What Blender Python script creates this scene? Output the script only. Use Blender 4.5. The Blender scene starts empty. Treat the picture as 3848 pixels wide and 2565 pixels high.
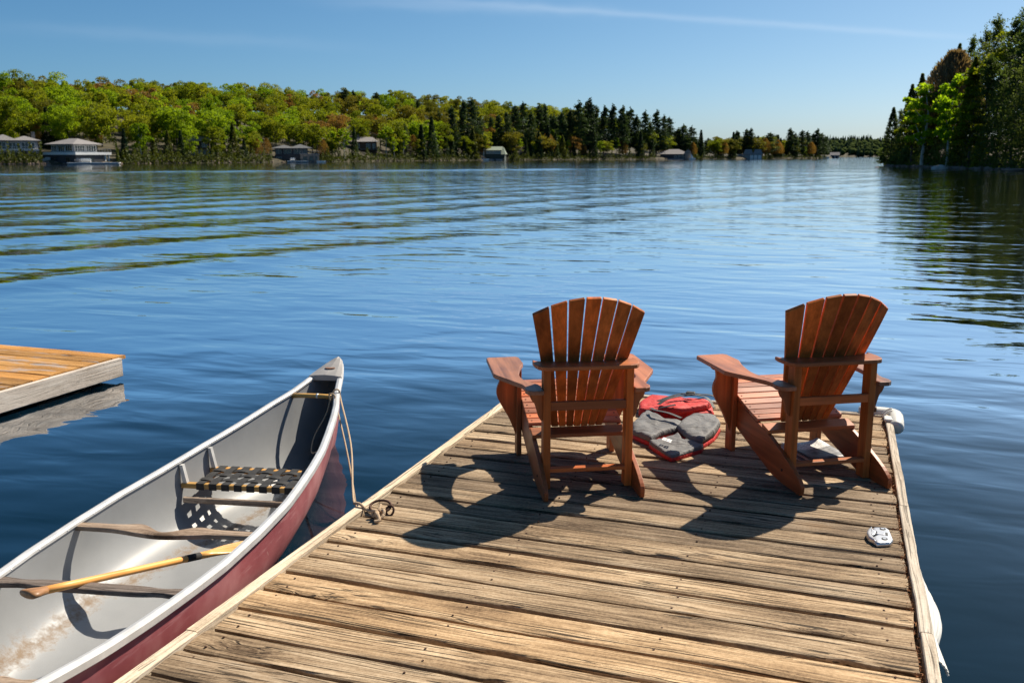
import bpy, bmesh, math, random
import numpy as np
from mathutils import Vector, Matrix, noise
from mathutils.geometry import delaunay_2d_cdt
R = math.radians
rng = np.random.default_rng(7)
random.seed(7)
scene = bpy.context.scene
C = scene.collection

# ------------------------------------------------------------------ camera, sky, sun, exposure
HEAD = 19.073                       # degrees the view turns left of the dock's long axis (+Y)
cam = bpy.data.cameras.new('camera')
cam.sensor_width = 36.0
cam.lens = 36.0 * 3521 / 3848
cam.clip_start = 0.05
cam.clip_end = 9000
cam_ob = bpy.data.objects.new('camera', cam)
C.objects.link(cam_ob)
cam_ob.location = (0, 0, 2.0)
cam_ob.rotation_euler = (R(90 - 11.19), 0, R(HEAD))
cam.dof.use_dof = True
cam.dof.focus_distance = 4.7
cam.dof.aperture_fstop = 6.3
scene.camera = cam_ob

SUN_AZ, SUN_EL = 26.3, 46.6         # azimuth from +Y towards +X
world = bpy.data.worlds.new('World')
scene.world = world
world.use_nodes = True
wn = world.node_tree
wn.nodes.clear()
def wnode(t, **k):
    n = wn.nodes.new(t)
    for a, v in k.items():
        setattr(n, a, v)
    return n
sky = wnode('ShaderNodeTexSky', sky_type='NISHITA')
sky.sun_disc = False
sky.sun_elevation = R(SUN_EL)
sky.sun_rotation = R(SUN_AZ)
sky.altitude = 300
sky.air_density = 0.6
sky.dust_density = 1.4
sky.ozone_density = 6.0
sep = wnode('ShaderNodeSeparateColor')
wn.links.new(sky.outputs[0], sep.inputs[0])
comb = wnode('ShaderNodeCombineColor')
for ch_, (k_, g_) in enumerate(((0.40, 1.30), (0.665, 1.05), (0.76, 0.95))):   # colour response of the photograph
    pw = wnode('ShaderNodeMath', operation='POWER'); pw.inputs[1].default_value = g_
    ml = wnode('ShaderNodeMath', operation='MULTIPLY'); ml.inputs[1].default_value = k_
    wn.links.new(sep.outputs[ch_], pw.inputs[0]); wn.links.new(pw.outputs[0], ml.inputs[0]); wn.links.new(ml.outputs[0], comb.inputs[ch_])
# thin high contrail and wisps, fixed in the sky by direction
geo = wnode('ShaderNodeTexCoord')
def wmath(op, a, b=None, clamp=False):
    n = wnode('ShaderNodeMath', operation=op, use_clamp=clamp)
    for i, v in enumerate((a, b)):
        if v is None: continue
        if isinstance(v, (int, float)): n.inputs[i].default_value = v
        else: wn.links.new(v, n.inputs[i])
    return n.outputs[0]
def wdot(vec):
    n = wnode('ShaderNodeVectorMath', operation='DOT_PRODUCT')
    wn.links.new(geo.outputs['Generated'], n.inputs[0])
    n.inputs[1].default_value = vec
    return n.outputs['Value']
def sky_dir(p, y):                  # direction of a spot of sky from bearing and height on a 2352 x 1568 view
    v = Vector(((p * 1.636 - 1924) / 3521, -(y * 1.636 - 1282.5) / 3521, -1)).normalized()
    return (cam_ob.rotation_euler.to_matrix() @ v).normalized()
wnz = wnode('ShaderNodeTexNoise')
wnz.inputs['Scale'].default_value = 26
wnz.inputs['Detail'].default_value = 6
wmap = wnode('ShaderNodeMapping')
wmap.inputs['Scale'].default_value = (1, 1, 3.0)
wn.links.new(geo.outputs['Generated'], wmap.inputs[0])
wn.links.new(wmap.outputs[0], wnz.inputs['Vector'])
def streak(a, b, width, power, lo, hi):
    d0, d1 = sky_dir(*a), sky_dir(*b)
    nrm = d0.cross(d1).normalized()
    along = (d1 - d0).normalized()
    off = wmath('ADD', wdot(nrm), wmath('MULTIPLY', wmath('SUBTRACT', wnz.outputs[0], 0.5), width * 1.6))
    g = wmath('DIVIDE', off, width)
    g = wmath('EXPONENT', wmath('MULTIPLY', wmath('MULTIPLY', g, g), -1))
    t = wdot(along)
    t0, t1 = d0.dot(along), d1.dot(along)
    mr = wnode('ShaderNodeMapRange', interpolation_type='SMOOTHSTEP')
    mr.inputs[1].default_value = t0 + (t1 - t0) * lo[0]; mr.inputs[2].default_value = t0 + (t1 - t0) * lo[1]
    wn.links.new(t, mr.inputs[0])
    mr2 = wnode('ShaderNodeMapRange', interpolation_type='SMOOTHSTEP')
    mr2.inputs[1].default_value = t0 + (t1 - t0) * hi[0]; mr2.inputs[2].default_value = t0 + (t1 - t0) * hi[1]
    mr2.inputs[3].default_value = 1; mr2.inputs[4].default_value = 0
    wn.links.new(t, mr2.inputs[0])
    return wmath('MULTIPLY', wmath('MULTIPLY', g, power), wmath('MULTIPLY', mr.outputs[0], mr2.outputs[0]))
s1 = streak((1080, 8), (2250, 88), 0.003, 0.14, (-0.4, 0.5), (0.8, 1.12))
s2 = streak((0, 62), (900, 112), 0.006, 0.05, (-0.2, 0.3), (0.5, 1.1))
s3 = streak((760, 2), (1500, 30), 0.006, 0.10, (-0.2, 0.3), (0.6, 1.1))
cl = wmath('ADD', wmath('ADD', s1, s2), s3, True)
wmix = wnode('ShaderNodeMix', data_type='RGBA')
wn.links.new(cl, wmix.inputs[0])
wn.links.new(comb.outputs[0], wmix.inputs[6])
wmix.inputs[7].default_value = (5.5, 6.2, 7.0, 1)
bg = wnode('ShaderNodeBackground')
bg.inputs['Strength'].default_value = 0.096
wn.links.new(wmix.outputs[2], bg.inputs['Color'])
wo = wnode('ShaderNodeOutputWorld')
wn.links.new(bg.outputs[0], wo.inputs[0])

sun = bpy.data.lights.new('sun', 'SUN')
sun.energy = 4.6
sun.angle = R(0.53)
sun.color = (1.0, 0.90, 0.75)
sun_ob = bpy.data.objects.new('sun', sun)
C.objects.link(sun_ob)
sd = Vector((math.sin(R(SUN_AZ)) * math.cos(R(SUN_EL)), math.cos(R(SUN_AZ)) * math.cos(R(SUN_EL)), math.sin(R(SUN_EL))))
sun_ob.rotation_euler = sd.to_track_quat('Z', 'Y').to_euler()
sun_ob.location = sd * 50

vs = scene.view_settings
vs.view_transform = 'Standard'
vs.look = 'None'
vs.gamma = 1.0
vs.use_curve_mapping = False
vs.exposure = 0.68
scene.cycles.max_bounces = 8
scene.cycles.transparent_max_bounces = 8
scene.cycles.sample_clamp_indirect = 6
scene.cycles.sample_clamp_direct = 0
scene.cycles.caustics_reflective = False
scene.cycles.caustics_refractive = False

# ------------------------------------------------------------------ helpers
def setp(o, label=None, cat=None, group=None, kind=None):
    if label: o['label'] = label
    if cat: o['category'] = cat
    if group: o['group'] = group
    if kind: o['kind'] = kind
    return o
def empty(name, loc=(0, 0, 0), rz=0.0, **k):
    o = bpy.data.objects.new(name, None)
    o.empty_display_size = 0.2
    o.location = loc
    o.rotation_euler = (0, 0, rz)
    C.objects.link(o)
    return setp(o, **k)
def link(name, me, mat=None, parent=None, loc=(0, 0, 0), rot=(0, 0, 0), smooth=False, bevel=0.0, seg=2, **k):
    o = bpy.data.objects.new(name, me)
    if mat is not None and len(me.materials) == 0:
        me.materials.append(mat)
    if smooth:
        me.polygons.foreach_set('use_smooth', [True] * len(me.polygons))
    o.location = loc
    o.rotation_euler = rot
    o.parent = parent
    C.objects.link(o)
    if bevel:
        b = o.modifiers.new('bevel', 'BEVEL')
        b.width = bevel; b.segments = seg; b.limit_method = 'ANGLE'; b.angle_limit = R(40)
        b.harden_normals = False
    return setp(o, **k)
def mesh(v, f, name='m'):
    me = bpy.data.meshes.new(name)
    me.from_pydata([tuple(p) for p in v], [], [tuple(x) for x in f])
    me.update()
    return me
class MB:
    def __init__(s): s.v = []; s.f = []
    def add(s, v, f):
        n = len(s.v); s.v += [tuple(p) for p in v]; s.f += [tuple(i + n for i in x) for x in f]; return s
    def box(s, x0, x1, y0, y1, z0, z1, m=None):
        v = [Vector((x, y, z)) for x in (x0, x1) for y in (y0, y1) for z in (z0, z1)]
        if m is not None: v = [m @ p for p in v]
        return s.add(v, [(0, 1, 3, 2), (4, 6, 7, 5), (0, 4, 5, 1), (2, 3, 7, 6), (0, 2, 6, 4), (1, 5, 7, 3)])
    def prism(s, pts, z0, z1, f3):           # closed outline extruded; f3(a, b, h) -> 3-D
        n = len(pts)
        v = [f3(a, b, z0) for a, b in pts] + [f3(a, b, z1) for a, b in pts]
        return s.add(v, [tuple(range(n - 1, -1, -1)), tuple(range(n, 2 * n))] + [(i, (i + 1) % n, n + (i + 1) % n, n + i) for i in range(n)])
    def tube(s, pts, r, n=8, cap=True, flat=1.0, closed=False):
        pts = [Vector(p) for p in pts]
        rs = r if isinstance(r, (list, tuple)) else [r] * len(pts)
        rings = []
        m = len(pts)
        prev = None
        for i, p in enumerate(pts):
            if closed: d = pts[(i + 1) % m] - pts[i - 1]
            else: d = pts[min(i + 1, m - 1)] - pts[max(i - 1, 0)]
            d.normalize()
            u = Vector((0, 0, 1)) if abs(d.z) < 0.9 else Vector((0, 1, 0))
            if prev is not None: u = prev
            a = d.cross(u).normalized(); b = a.cross(d).normalized(); prev = b
            rings.append([p + a * math.cos(2 * math.pi * k / n) * rs[i] + b * math.sin(2 * math.pi * k / n) * rs[i] * flat for k in range(n)])
        v = [q for g in rings for q in g]
        f = []
        for i in range(m if closed else m - 1):
            j = (i + 1) % m
            for k in range(n):
                f.append((i * n + k, i * n + (k + 1) % n, j * n + (k + 1) % n, j * n + k))
        if cap and not closed:
            f += [tuple(range(n - 1, -1, -1)), tuple((m - 1) * n + k for k in range(n))]
        return s.add(v, f)
    def me(s, name='m'): return mesh(s.v, s.f, name)
def fix_normals(me):
    bm = bmesh.new(); bm.from_mesh(me); bmesh.ops.recalc_face_normals(bm, faces=bm.faces); bm.to_mesh(me); bm.free(); return me
def spline(pts, n=8):                         # Catmull-Rom through points
    P = [Vector(p) for p in pts]; P = [2 * P[0] - P[1]] + P + [2 * P[-1] - P[-2]]
    out = []
    for i in range(1, len(P) - 2):
        for k in range(n):
            t = k / n; a, b, c, d = P[i - 1], P[i], P[i + 1], P[i + 2]
            out.append(0.5 * ((2 * b) + (c - a) * t + (2 * a - 5 * b + 4 * c - d) * t * t + (3 * b - a - 3 * c + d) * t ** 3))
    out.append(P[-2]); return out
def copy_tree(o, parent=None):
    c = o.copy(); C.objects.link(c); c.parent = parent
    for ch in list(o.children): copy_tree(ch, c)
    return c

# ------------------------------------------------------------------ materials
class MatB:
    def __init__(s, name):
        s.m = bpy.data.materials.new(name); s.m.use_nodes = True
        s.t = s.m.node_tree; s.p = s.t.nodes['Principled BSDF']; s.out = s.t.nodes['Material Output']
    def n(s, typ, **k):
        x = s.t.nodes.new(typ)
        for a, v in k.items(): setattr(x, a, v)
        return x
    def l(s, a, b): s.t.links.new(a, b)
    def set(s, **k):
        for a, v in k.items():
            i = s.p.inputs[a.replace('_', ' ')]
            i.default_value = v if not isinstance(v, tuple) else (*v, 1) if len(v) == 3 else v
        return s
    def math(s, op, a, b=None, clamp=False):
        x = s.n('ShaderNodeMath', operation=op, use_clamp=clamp)
        for i, v in enumerate((a, b)):
            if v is None: continue
            if isinstance(v, (int, float)): x.inputs[i].default_value = v
            else: s.l(v, x.inputs[i])
        return x.outputs[0]
    def coords(s, scale=(1, 1, 1), rand=True, what='Object'):
        tc = s.n('ShaderNodeTexCoord'); mp = s.n('ShaderNodeMapping')
        mp.inputs['Scale'].default_value = scale
        s.l(tc.outputs[what], mp.inputs['Vector'])
        if rand:
            oi = s.n('ShaderNodeObjectInfo'); c = s.n('ShaderNodeCombineXYZ')
            a = s.math('MULTIPLY', oi.outputs['Random'], 97.0); b = s.math('MULTIPLY', oi.outputs['Random'], 41.0)
            s.l(a, c.inputs[0]); s.l(b, c.inputs[1]); s.l(a, c.inputs[2]); s.l(c.outputs[0], mp.inputs['Location'])
        return mp.outputs[0]
    def noise(s, vec, scale, detail=4, rough=0.55, dist=0.0):
        x = s.n('ShaderNodeTexNoise'); x.inputs['Scale'].default_value = scale; x.inputs['Detail'].default_value = detail
        x.inputs['Roughness'].default_value = rough; x.inputs['Distortion'].default_value = dist
        if vec is not None: s.l(vec, x.inputs['Vector'])
        return x.outputs[0]
    def ramp(s, fac, stops):
        x = s.n('ShaderNodeValToRGB'); e = x.color_ramp.elements
        while len(e) < len(stops): e.new(0.5)
        for q, (p, c) in zip(e, stops): q.position = p; q.color = (*c, 1) if len(c) == 3 else c
        s.l(fac, x.inputs[0]); return x.outputs[0]
    def mix(s, fac, a, b, mode='MIX'):
        x = s.n('ShaderNodeMix', data_type='RGBA', blend_type=mode)
        for i, v in ((0, fac), (6, a), (7, b)):
            if isinstance(v, (int, float)): x.inputs[i].default_value = v
            elif isinstance(v, tuple): x.inputs[i].default_value = (*v, 1)
            else: s.l(v, x.inputs[i])
        return x.outputs[2]
    def bump(s, h, strength=1.0, dist=1.0, prev=None):
        x = s.n('ShaderNodeBump'); x.inputs['Strength'].default_value = strength; x.inputs['Distance'].default_value = dist
        s.l(h, x.inputs['Height'])
        if prev is not None: s.l(prev, x.inputs['Normal'])
        s.l(x.outputs[0], s.p.inputs['Normal']); return x.outputs[0]
    def color(s, c): s.l(c, s.p.inputs['Base Color']); return s
G1 = (0, 0, 0); W1 = (1, 1, 1)

def plain(name, col, rough=0.6, metal=0.0, var=0.15, scale=8.0, spec=0.5, bump=0.0):
    b = MatB(name); v = b.coords()
    nz = b.noise(v, scale, 5)
    lo = tuple(c * (1 - var) for c in col); hi = tuple(min(1, c * (1 + var)) for c in col)
    b.color(b.ramp(nz, [(0.3, lo), (0.7, hi)]))
    b.set(Roughness=rough, Metallic=metal, Specular_IOR_Level=spec)
    if bump: b.bump(b.noise(v, scale * 3, 4), 1.0, bump)
    return b.m

def weathered(name, dark, mid, light, axis=0, crack=1.0, rough=0.85, orange=0.0, worn=None):
    """sun-bleached board: fine straight grain, thin dark splits, a few knots, mottled greying"""
    b = MatB(name)
    def along(a, c): return b.coords(tuple(a if i == axis else c for i in range(3)))
    v0 = b.coords((1, 1, 1))
    vor = b.n('ShaderNodeTexVoronoi'); vor.inputs['Scale'].default_value = 1.0
    b.l(along(1.7, 5.0), vor.inputs['Vector'])
    kd = vor.outputs['Distance']
    pick = b.ramp(vor.outputs['Color'], [(0.40, G1), (0.44, W1)])
    bend = b.math('MULTIPLY', b.math('POWER', b.math('SUBTRACT', 1.0, kd, True), 8.0), b.math('MULTIPLY', pick, 2.6))
    sway = b.math('ADD', b.math('MULTIPLY', b.math('SUBTRACT', b.noise(along(0.9, 2.0), 1.0, 2), 0.5), 2.2), bend)
    cmb = b.n('ShaderNodeCombineXYZ')
    for i in range(3):
        if i != axis: b.l(sway, cmb.inputs[i])
    def bent(a, c, k=1.0):
        add = b.n('ShaderNodeVectorMath', operation='MULTIPLY_ADD')
        b.l(cmb.outputs[0], add.inputs[0]); add.inputs[1].default_value = (k, k, k); b.l(along(a, c), add.inputs[2])
        return add.outputs[0]
    grain = b.noise(bent(1.6, 75, 2.4), 1.0, 5, 0.6)
    fine = b.noise(bent(7.0, 260, 8.0), 1.0, 3, 0.6)
    speck = b.noise(b.coords((70, 70, 70)), 1.0, 3, 0.7)
    blotch = b.noise(along(1.6, 6.0), 1.0, 5, 0.6)
    fac = b.math('ADD', b.math('ADD', b.math('MULTIPLY', grain, 0.34), b.math('MULTIPLY', blotch, 0.36)), b.math('ADD', b.math('MULTIPLY', fine, 0.16), b.math('MULTIPLY', speck, 0.16)))
    col = b.ramp(fac, [(0.40, dark), (0.505, mid), (0.62, light)])
    oi = b.n('ShaderNodeObjectInfo')
    tone = b.ramp(oi.outputs['Random'], [(0.0, (0.58, 0.57, 0.58)), (0.3, (0.84, 0.82, 0.80)), (0.65, (1.06, 1.02, 0.97)), (1.0, (1.26, 1.13, 0.96))])
    col = b.mix(1.0, col, tone, 'MULTIPLY')
    # long thin splits, in zones
    ck = b.noise(bent(0.75, 120, 4.0), 1.0, 2, 0.45)
    zone = b.ramp(b.noise(along(1.3, 11), 1.0, 3), [(0.36, G1), (0.52, W1)])
    line = b.ramp(ck, [(0.375, W1), (0.415, G1)])
    ck2 = b.noise(bent(0.5, 34, 1.2), 1.0, 1, 0.4)
    line2 = b.math('MULTIPLY', b.ramp(b.math('ABSOLUTE', b.math('SUBTRACT', ck2, 0.5)), [(0.006, W1), (0.016, G1)]), b.ramp(b.noise(along(0.8, 7), 1.0, 2), [(0.50, G1), (0.56, W1)]))
    cm = b.math('MULTIPLY', b.math('MAXIMUM', b.math('MULTIPLY', line, zone), line2), crack, True)
    col = b.mix(b.math('MULTIPLY', cm, 0.88), col, tuple(c * 0.14 for c in dark))
    kn = b.math('MULTIPLY', b.ramp(kd, [(0.07, W1), (0.13, (0.4,) * 3), (0.22, G1)]), pick)
    col = b.mix(b.math('MULTIPLY', kn, 0.8), col, (0.06, 0.033, 0.016))
    if orange:
        om = b.math('MULTIPLY', b.ramp(b.noise(along(1.2, 4.0), 1.0, 4), [(0.60, G1), (0.74, W1)]), orange)
        col = b.mix(om, col, (0.40, 0.22, 0.09))
    if worn:
        wm = b.ramp(b.noise(along(2.2, 9.0), 1.0, 5, 0.65), [(0.54, G1), (0.63, W1)])
        col = b.mix(b.math('MULTIPLY', wm, 0.75), col, worn)
    b.color(col)
    b.set(Roughness=rough, Specular_IOR_Level=0.25)
    h = b.math('SUBTRACT', b.math('ADD', b.math('MULTIPLY', grain, 0.0035), b.math('MULTIPLY', fine, 0.0009)), b.math('ADD', b.math('MULTIPLY', cm, 0.005), b.math('MULTIPLY', kn, 0.003)))
    b.bump(h, 0.9, 1.0)
    return b.m

M = {}
M['plank'] = weathered('weathered_plank', (0.105, 0.068, 0.038), (0.345, 0.248, 0.153), (0.62, 0.49, 0.335), 0, 1.0, orange=0.25)
M['rim'] = weathered('bleached_edge_board', (0.30, 0.25, 0.19), (0.56, 0.49, 0.40), (0.74, 0.68, 0.58), 1, 0.7)
M['rimx'] = weathered('bleached_front_board', (0.30, 0.25, 0.19), (0.56, 0.49, 0.40), (0.74, 0.68, 0.58), 0, 0.7)
M['frame'] = plain('dark_wet_timber', (0.05, 0.038, 0.028), 0.9)
M['newplank'] = weathered('yellow_stained_plank', (0.24, 0.12, 0.035), (0.44, 0.23, 0.07), (0.55, 0.32, 0.12), 0, 0.35, worn=(0.36, 0.33, 0.32))
M['fascia'] = weathered('pale_fascia_board', (0.34, 0.29, 0.24), (0.60, 0.54, 0.48), (0.76, 0.71, 0.65), 1, 0.45)

def stained(name, col, axis, gloss=0.46, spec=0.3):
    b = MatB(name)
    sc = [26, 26, 26]; sc[axis] = 1.3
    v = b.coords(tuple(sc)); v0 = b.coords((1, 1, 1))
    g = b.noise(v, 1.0, 6, 0.6); bl = b.noise(v0, 4.0, 4)
    fac = b.math('ADD', b.math('MULTIPLY', g, 0.7), b.math('MULTIPLY', bl, 0.3))
    lo = tuple(c * 0.62 for c in col); hi = tuple(c * 1.35 for c in col)
    c0 = b.ramp(fac, [(0.36, lo), (0.64, hi)])
    oi = b.n('ShaderNodeObjectInfo')
    tone = b.ramp(oi.outputs['Random'], [(0.0, (0.55, 0.50, 0.50)), (0.35, (0.88, 0.95, 1.05)), (0.7, (1.12, 1.05, 1.0)), (1.0, (1.5, 1.12, 0.82))])
    b.color(b.mix(1.0, c0, tone, 'MULTIPLY'))
    r = b.ramp(bl, [(0.3, (gloss - 0.07,) * 3), (0.7, (gloss + 0.12,) * 3)])
    b.l(r, b.p.inputs['Roughness'])
    b.set(Specular_IOR_Level=spec)
    b.bump(b.math('MULTIPLY', g, 0.0016), 0.6, 1.0)
    return b.m
CH = (0.40, 0.122, 0.036)
M['chx'] = stained('red_stained_wood_crosswise', CH, 0)
M['chy'] = stained('red_stained_wood_lengthwise', CH, 1)
M['chz'] = stained('red_stained_wood_upright', CH, 2)
M['chback'] = stained('shade_lifted_back_wood', (0.56, 0.16, 0.036), 2, 0.5, 0.16)  # base colour raised to make up for dim light on the chair backs
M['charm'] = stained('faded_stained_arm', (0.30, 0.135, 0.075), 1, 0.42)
M['chseat'] = stained('worn_stained_seat', (0.42, 0.165, 0.085), 0, 0.38)
M['chdark'] = stained('dark_stained_rail', (0.25, 0.072, 0.022), 1, 0.4)

def leafmat(name, lo, hi, trans=0.42, rough=0.6, spec=0.12, glow=(1.5, 1.4, 0.7)):
    b = MatB(name)
    oi = b.n('ShaderNodeObjectInfo'); v = b.coords((1, 1, 1), rand=True)
    nz = b.noise(v, 0.55, 3)
    f = b.math('ADD', b.math('MULTIPLY', oi.outputs['Random'], 0.62), b.math('MULTIPLY', nz, 0.5))
    col = b.ramp(f, [(0.18, lo), (0.88, hi)])
    b.color(col); b.set(Roughness=rough, Specular_IOR_Level=spec)
    tr = b.n('ShaderNodeBsdfTranslucent'); b.l(b.mix(1.0, col, glow, 'MULTIPLY'), tr.inputs['Color'])
    mx = b.n('ShaderNodeMixShader'); mx.inputs[0].default_value = trans
    b.l(b.p.outputs[0], mx.inputs[1]); b.l(tr.outputs[0], mx.inputs[2]); b.l(mx.outputs[0], b.out.inputs[0])
    return b.m
M['lime'] = leafmat('lime_spring_leaves', (0.125, 0.215, 0.008), (0.24, 0.33, 0.015), 0.55)
M['ygreen'] = leafmat('yellow_green_leaves', (0.12, 0.165, 0.008), (0.235, 0.26, 0.016), 0.52)
M['olive'] = leafmat('olive_leaves', (0.085, 0.10, 0.010), (0.17, 0.155, 0.018), 0.45)
M['rust'] = leafmat('rusty_budding_twigs', (0.16, 0.10, 0.03), (0.27, 0.16, 0.045), 0.4)
M['bare'] = leafmat('brown_bare_twigs', (0.15, 0.105, 0.065), (0.23, 0.165, 0.10), 0.4)
M['farleaf'] = leafmat('distant_haze_muted_canopy', (0.05, 0.07, 0.022), (0.09, 0.105, 0.03), 0.15, 0.9, 0.0)  # half-leafed canopy, its colour muted in place of haze in the air
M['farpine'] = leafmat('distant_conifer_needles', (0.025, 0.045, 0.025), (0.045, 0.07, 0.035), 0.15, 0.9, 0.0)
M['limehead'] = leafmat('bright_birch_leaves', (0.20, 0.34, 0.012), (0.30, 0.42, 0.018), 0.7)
M['pinehead'] = leafmat('sun_brightened_pine_needles', (0.05, 0.085, 0.026), (0.105, 0.14, 0.038), 0.55)  # needle colour lightened to stand in for sun on the headland
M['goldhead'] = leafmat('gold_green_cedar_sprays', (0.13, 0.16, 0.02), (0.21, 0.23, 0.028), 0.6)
M['pine'] = leafmat('dark_pine_needles', (0.022, 0.045, 0.020), (0.050, 0.082, 0.030), 0.3)
M['spruce'] = leafmat('blue_green_spruce_needles', (0.022, 0.045, 0.024), (0.055, 0.09, 0.03), 0.25)
M['cedar'] = leafmat('yellowish_cedar_sprays', (0.05, 0.07, 0.016), (0.11, 0.125, 0.022), 0.35)
M['under'] = leafmat('mixed_undergrowth', (0.03, 0.045, 0.014), (0.10, 0.12, 0.02), 0.3)
M['bark'] = plain('grey_brown_bark', (0.075, 0.058, 0.045), 0.95)
M['birchbark'] = plain('pale_birch_bark', (0.42, 0.39, 0.34), 0.85, var=0.3, scale=3)
M['soil'] = plain('forest_floor', (0.05, 0.042, 0.02), 0.95, scale=0.3, var=0.4)
M['rock'] = plain('pinkish_shore_rock', (0.20, 0.145, 0.11), 0.85, scale=1.2, var=0.35, bump=0.05)
M['boulder'] = plain('pale_granite_boulder', (0.52, 0.49, 0.45), 0.85, scale=2.0, var=0.25, bump=0.05)
M['lawn'] = plain('mown_grass', (0.10, 0.15, 0.02), 0.9, scale=1.0, var=0.3)
M['white'] = plain('white_paint', (0.78, 0.78, 0.76), 0.5, var=0.05)
M['grey'] = plain('grey_clapboard', (0.26, 0.265, 0.28), 0.7, var=0.08)
M['darkwall'] = plain('charcoal_siding', (0.035, 0.038, 0.045), 0.7)
M['greenwall'] = plain('dark_green_siding', (0.018, 0.035, 0.03), 0.7)
M['roof'] = plain('grey_shingles', (0.23, 0.215, 0.21), 0.85, scale=2.5, var=0.22)
M['roofdark'] = plain('dark_shingles', (0.10, 0.105, 0.11), 0.85, scale=2.5, var=0.22)
M['roofgreen'] = plain('faded_green_roof', (0.20, 0.24, 0.18), 0.8, scale=2.5, var=0.2)
M['stone'] = plain('grey_field_stone', (0.22, 0.20, 0.18), 0.9, scale=1.6, var=0.4)
M['brownwall'] = plain('brown_log_wall', (0.13, 0.08, 0.05), 0.8)
gl = MatB('window_glass'); gl.set(Base_Color=(0.02, 0.03, 0.035), Roughness=0.04, Specular_IOR_Level=0.8); M['glass'] = gl.m

# water: dark lake body under a clear rippled surface
def water_mat():
    b = MatB('lake_water')
    tc = b.n('ShaderNodeTexCoord')
    def co(sx, sy, rot=0.0):
        mp = b.n('ShaderNodeMapping'); mp.inputs['Scale'].default_value = (sx, sy, 1); mp.inputs['Rotation'].default_value = (0, 0, rot)
        b.l(tc.outputs['Object'], mp.inputs[0]); return mp.outputs[0]
    big = b.noise(co(0.55, 1.1, R(-HEAD)), 1.0, 2, 0.45, 0.4)
    mid = b.noise(co(1.4, 3.0, R(-HEAD + 14)), 1.0, 2, 0.5, 0.5)
    fin = b.noise(co(3.2, 7.5, R(-HEAD - 10)), 1.0, 2, 0.5, 0.3)
    patch = b.ramp(b.noise(co(0.045, 0.10, R(-HEAD)), 1.0, 3), [(0.38, (0.25,) * 3), (0.62, W1)])
    dist = b.n('ShaderNodeVectorMath', operation='LENGTH'); b.l(tc.outputs['Object'], dist.inputs[0])
    far = b.n('ShaderNodeMapRange'); far.inputs[1].default_value = 12; far.inputs[2].default_value = 90
    far.inputs[3].default_value = 0.4; far.inputs[4].default_value = 1.6
    b.l(dist.outputs['Value'], far.inputs[0])
    sw = b.n('ShaderNodeMapRange'); sw.inputs[1].default_value = 14; sw.inputs[2].default_value = 70
    sw.inputs[3].default_value = 0.0; sw.inputs[4].default_value = 1.0
    b.l(dist.outputs['Value'], sw.inputs[0])
    swell = b.math('MULTIPLY', b.math('MULTIPLY', b.noise(co(0.10, 0.36, R(-HEAD)), 1.0, 3, 0.6, 0.3), sw.outputs[0]), 0.05)
    h = b.math('ADD', b.math('ADD', swell, b.math('MULTIPLY', big, 0.034)), b.math('ADD', b.math('MULTIPLY', b.math('MULTIPLY', mid, 0.0095), b.math('ADD', far.outputs[0], 0.2)), b.math('MULTIPLY', b.math('MULTIPLY', fin, 0.0026), b.math('MULTIPLY', patch, far.outputs[0]))))
    b.bump(h, 1.0, 1.0)
    nrm = b.p.inputs['Normal'].links[0].from_socket
    df = b.n('ShaderNodeBsdfDiffuse'); df.inputs['Color'].default_value = (0.002, 0.013, 0.026, 1)
    gs = b.n('ShaderNodeBsdfGlossy'); gs.inputs['Roughness'].default_value = 0.03; gs.inputs['Color'].default_value = (1, 1, 1, 1)
    fr = b.n('ShaderNodeFresnel'); fr.inputs['IOR'].default_value = 1.34
    b.l(nrm, gs.inputs['Normal']); b.l(nrm, fr.inputs['Normal'])
    mx = b.n('ShaderNodeMixShader'); b.l(b.math('MULTIPLY', b.math('POWER', fr.outputs[0], 2.3), 16.0, True), mx.inputs[0])
    b.l(df.outputs[0], mx.inputs[1]); b.l(gs.outputs[0], mx.inputs[2]); b.l(mx.outputs[0], b.out.inputs[0])
    b.t.nodes.remove(b.p)
    return b.m
M['water'] = water_mat()

# ------------------------------------------------------------------ places by bearing
def place(p, r):                    # p: bearing on the 2352-wide view scale, r: distance over the water
    az = math.atan((p * 1.636 - 1924) / 3588) - R(HEAD)
    return r * math.sin(az), r * math.cos(az)
def face(p):                        # rotation that turns a thing's -Y side to the viewer's end of the lake
    return -(math.atan((p * 1.636 - 1924) / 3588) - R(HEAD))
def tip(fx, fy, r):                 # height of a tip seen at (fx, fy) on the 3848 scale, r metres away
    return 2 + (586 - fy) / 3588 * r * math.cos(math.atan((fx - 1924) / 3588))
def lerp(x, tab):
    return float(np.interp(x, [a for a, _ in tab], [b for _, b in tab]))
SHORE = [(-900, 235), (-300, 255), (0, 260), (250, 262), (480, 285), (700, 320), (1000, 400), (1230, 470), (1550, 580), (1750, 680), (1890, 790), (1912, 900)]
CREST = [(-900, 380), (0, 400), (600, 480), (1000, 560), (1150, 620), (1300, 690), (1550, 760), (1912, 1060)]
HTOP = [(-900, 17), (0, 19), (300, 20.5), (600, 22.5), (1000, 24.5), (1150, 22.7), (1300, 23.5), (1450, 14), (1600, 5), (1912, 3)]
def shore_r(p): return lerp(p, SHORE)
def hill_z(p, r):
    r0, rc, H = shore_r(p), lerp(p, CREST), lerp(p, HTOP)
    t = (r - r0) / (rc - r0)
    if t <= 0: return max(-1.0, t * 40)
    bank = min(1.2, (r - r0) * 0.25)
    if t < 1: return bank + (H - 1.2) * (3 * t * t - 2 * t ** 3) ** 0.85
    return max(-1, H - (t - 1) ** 2 * H * 0.8)

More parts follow.
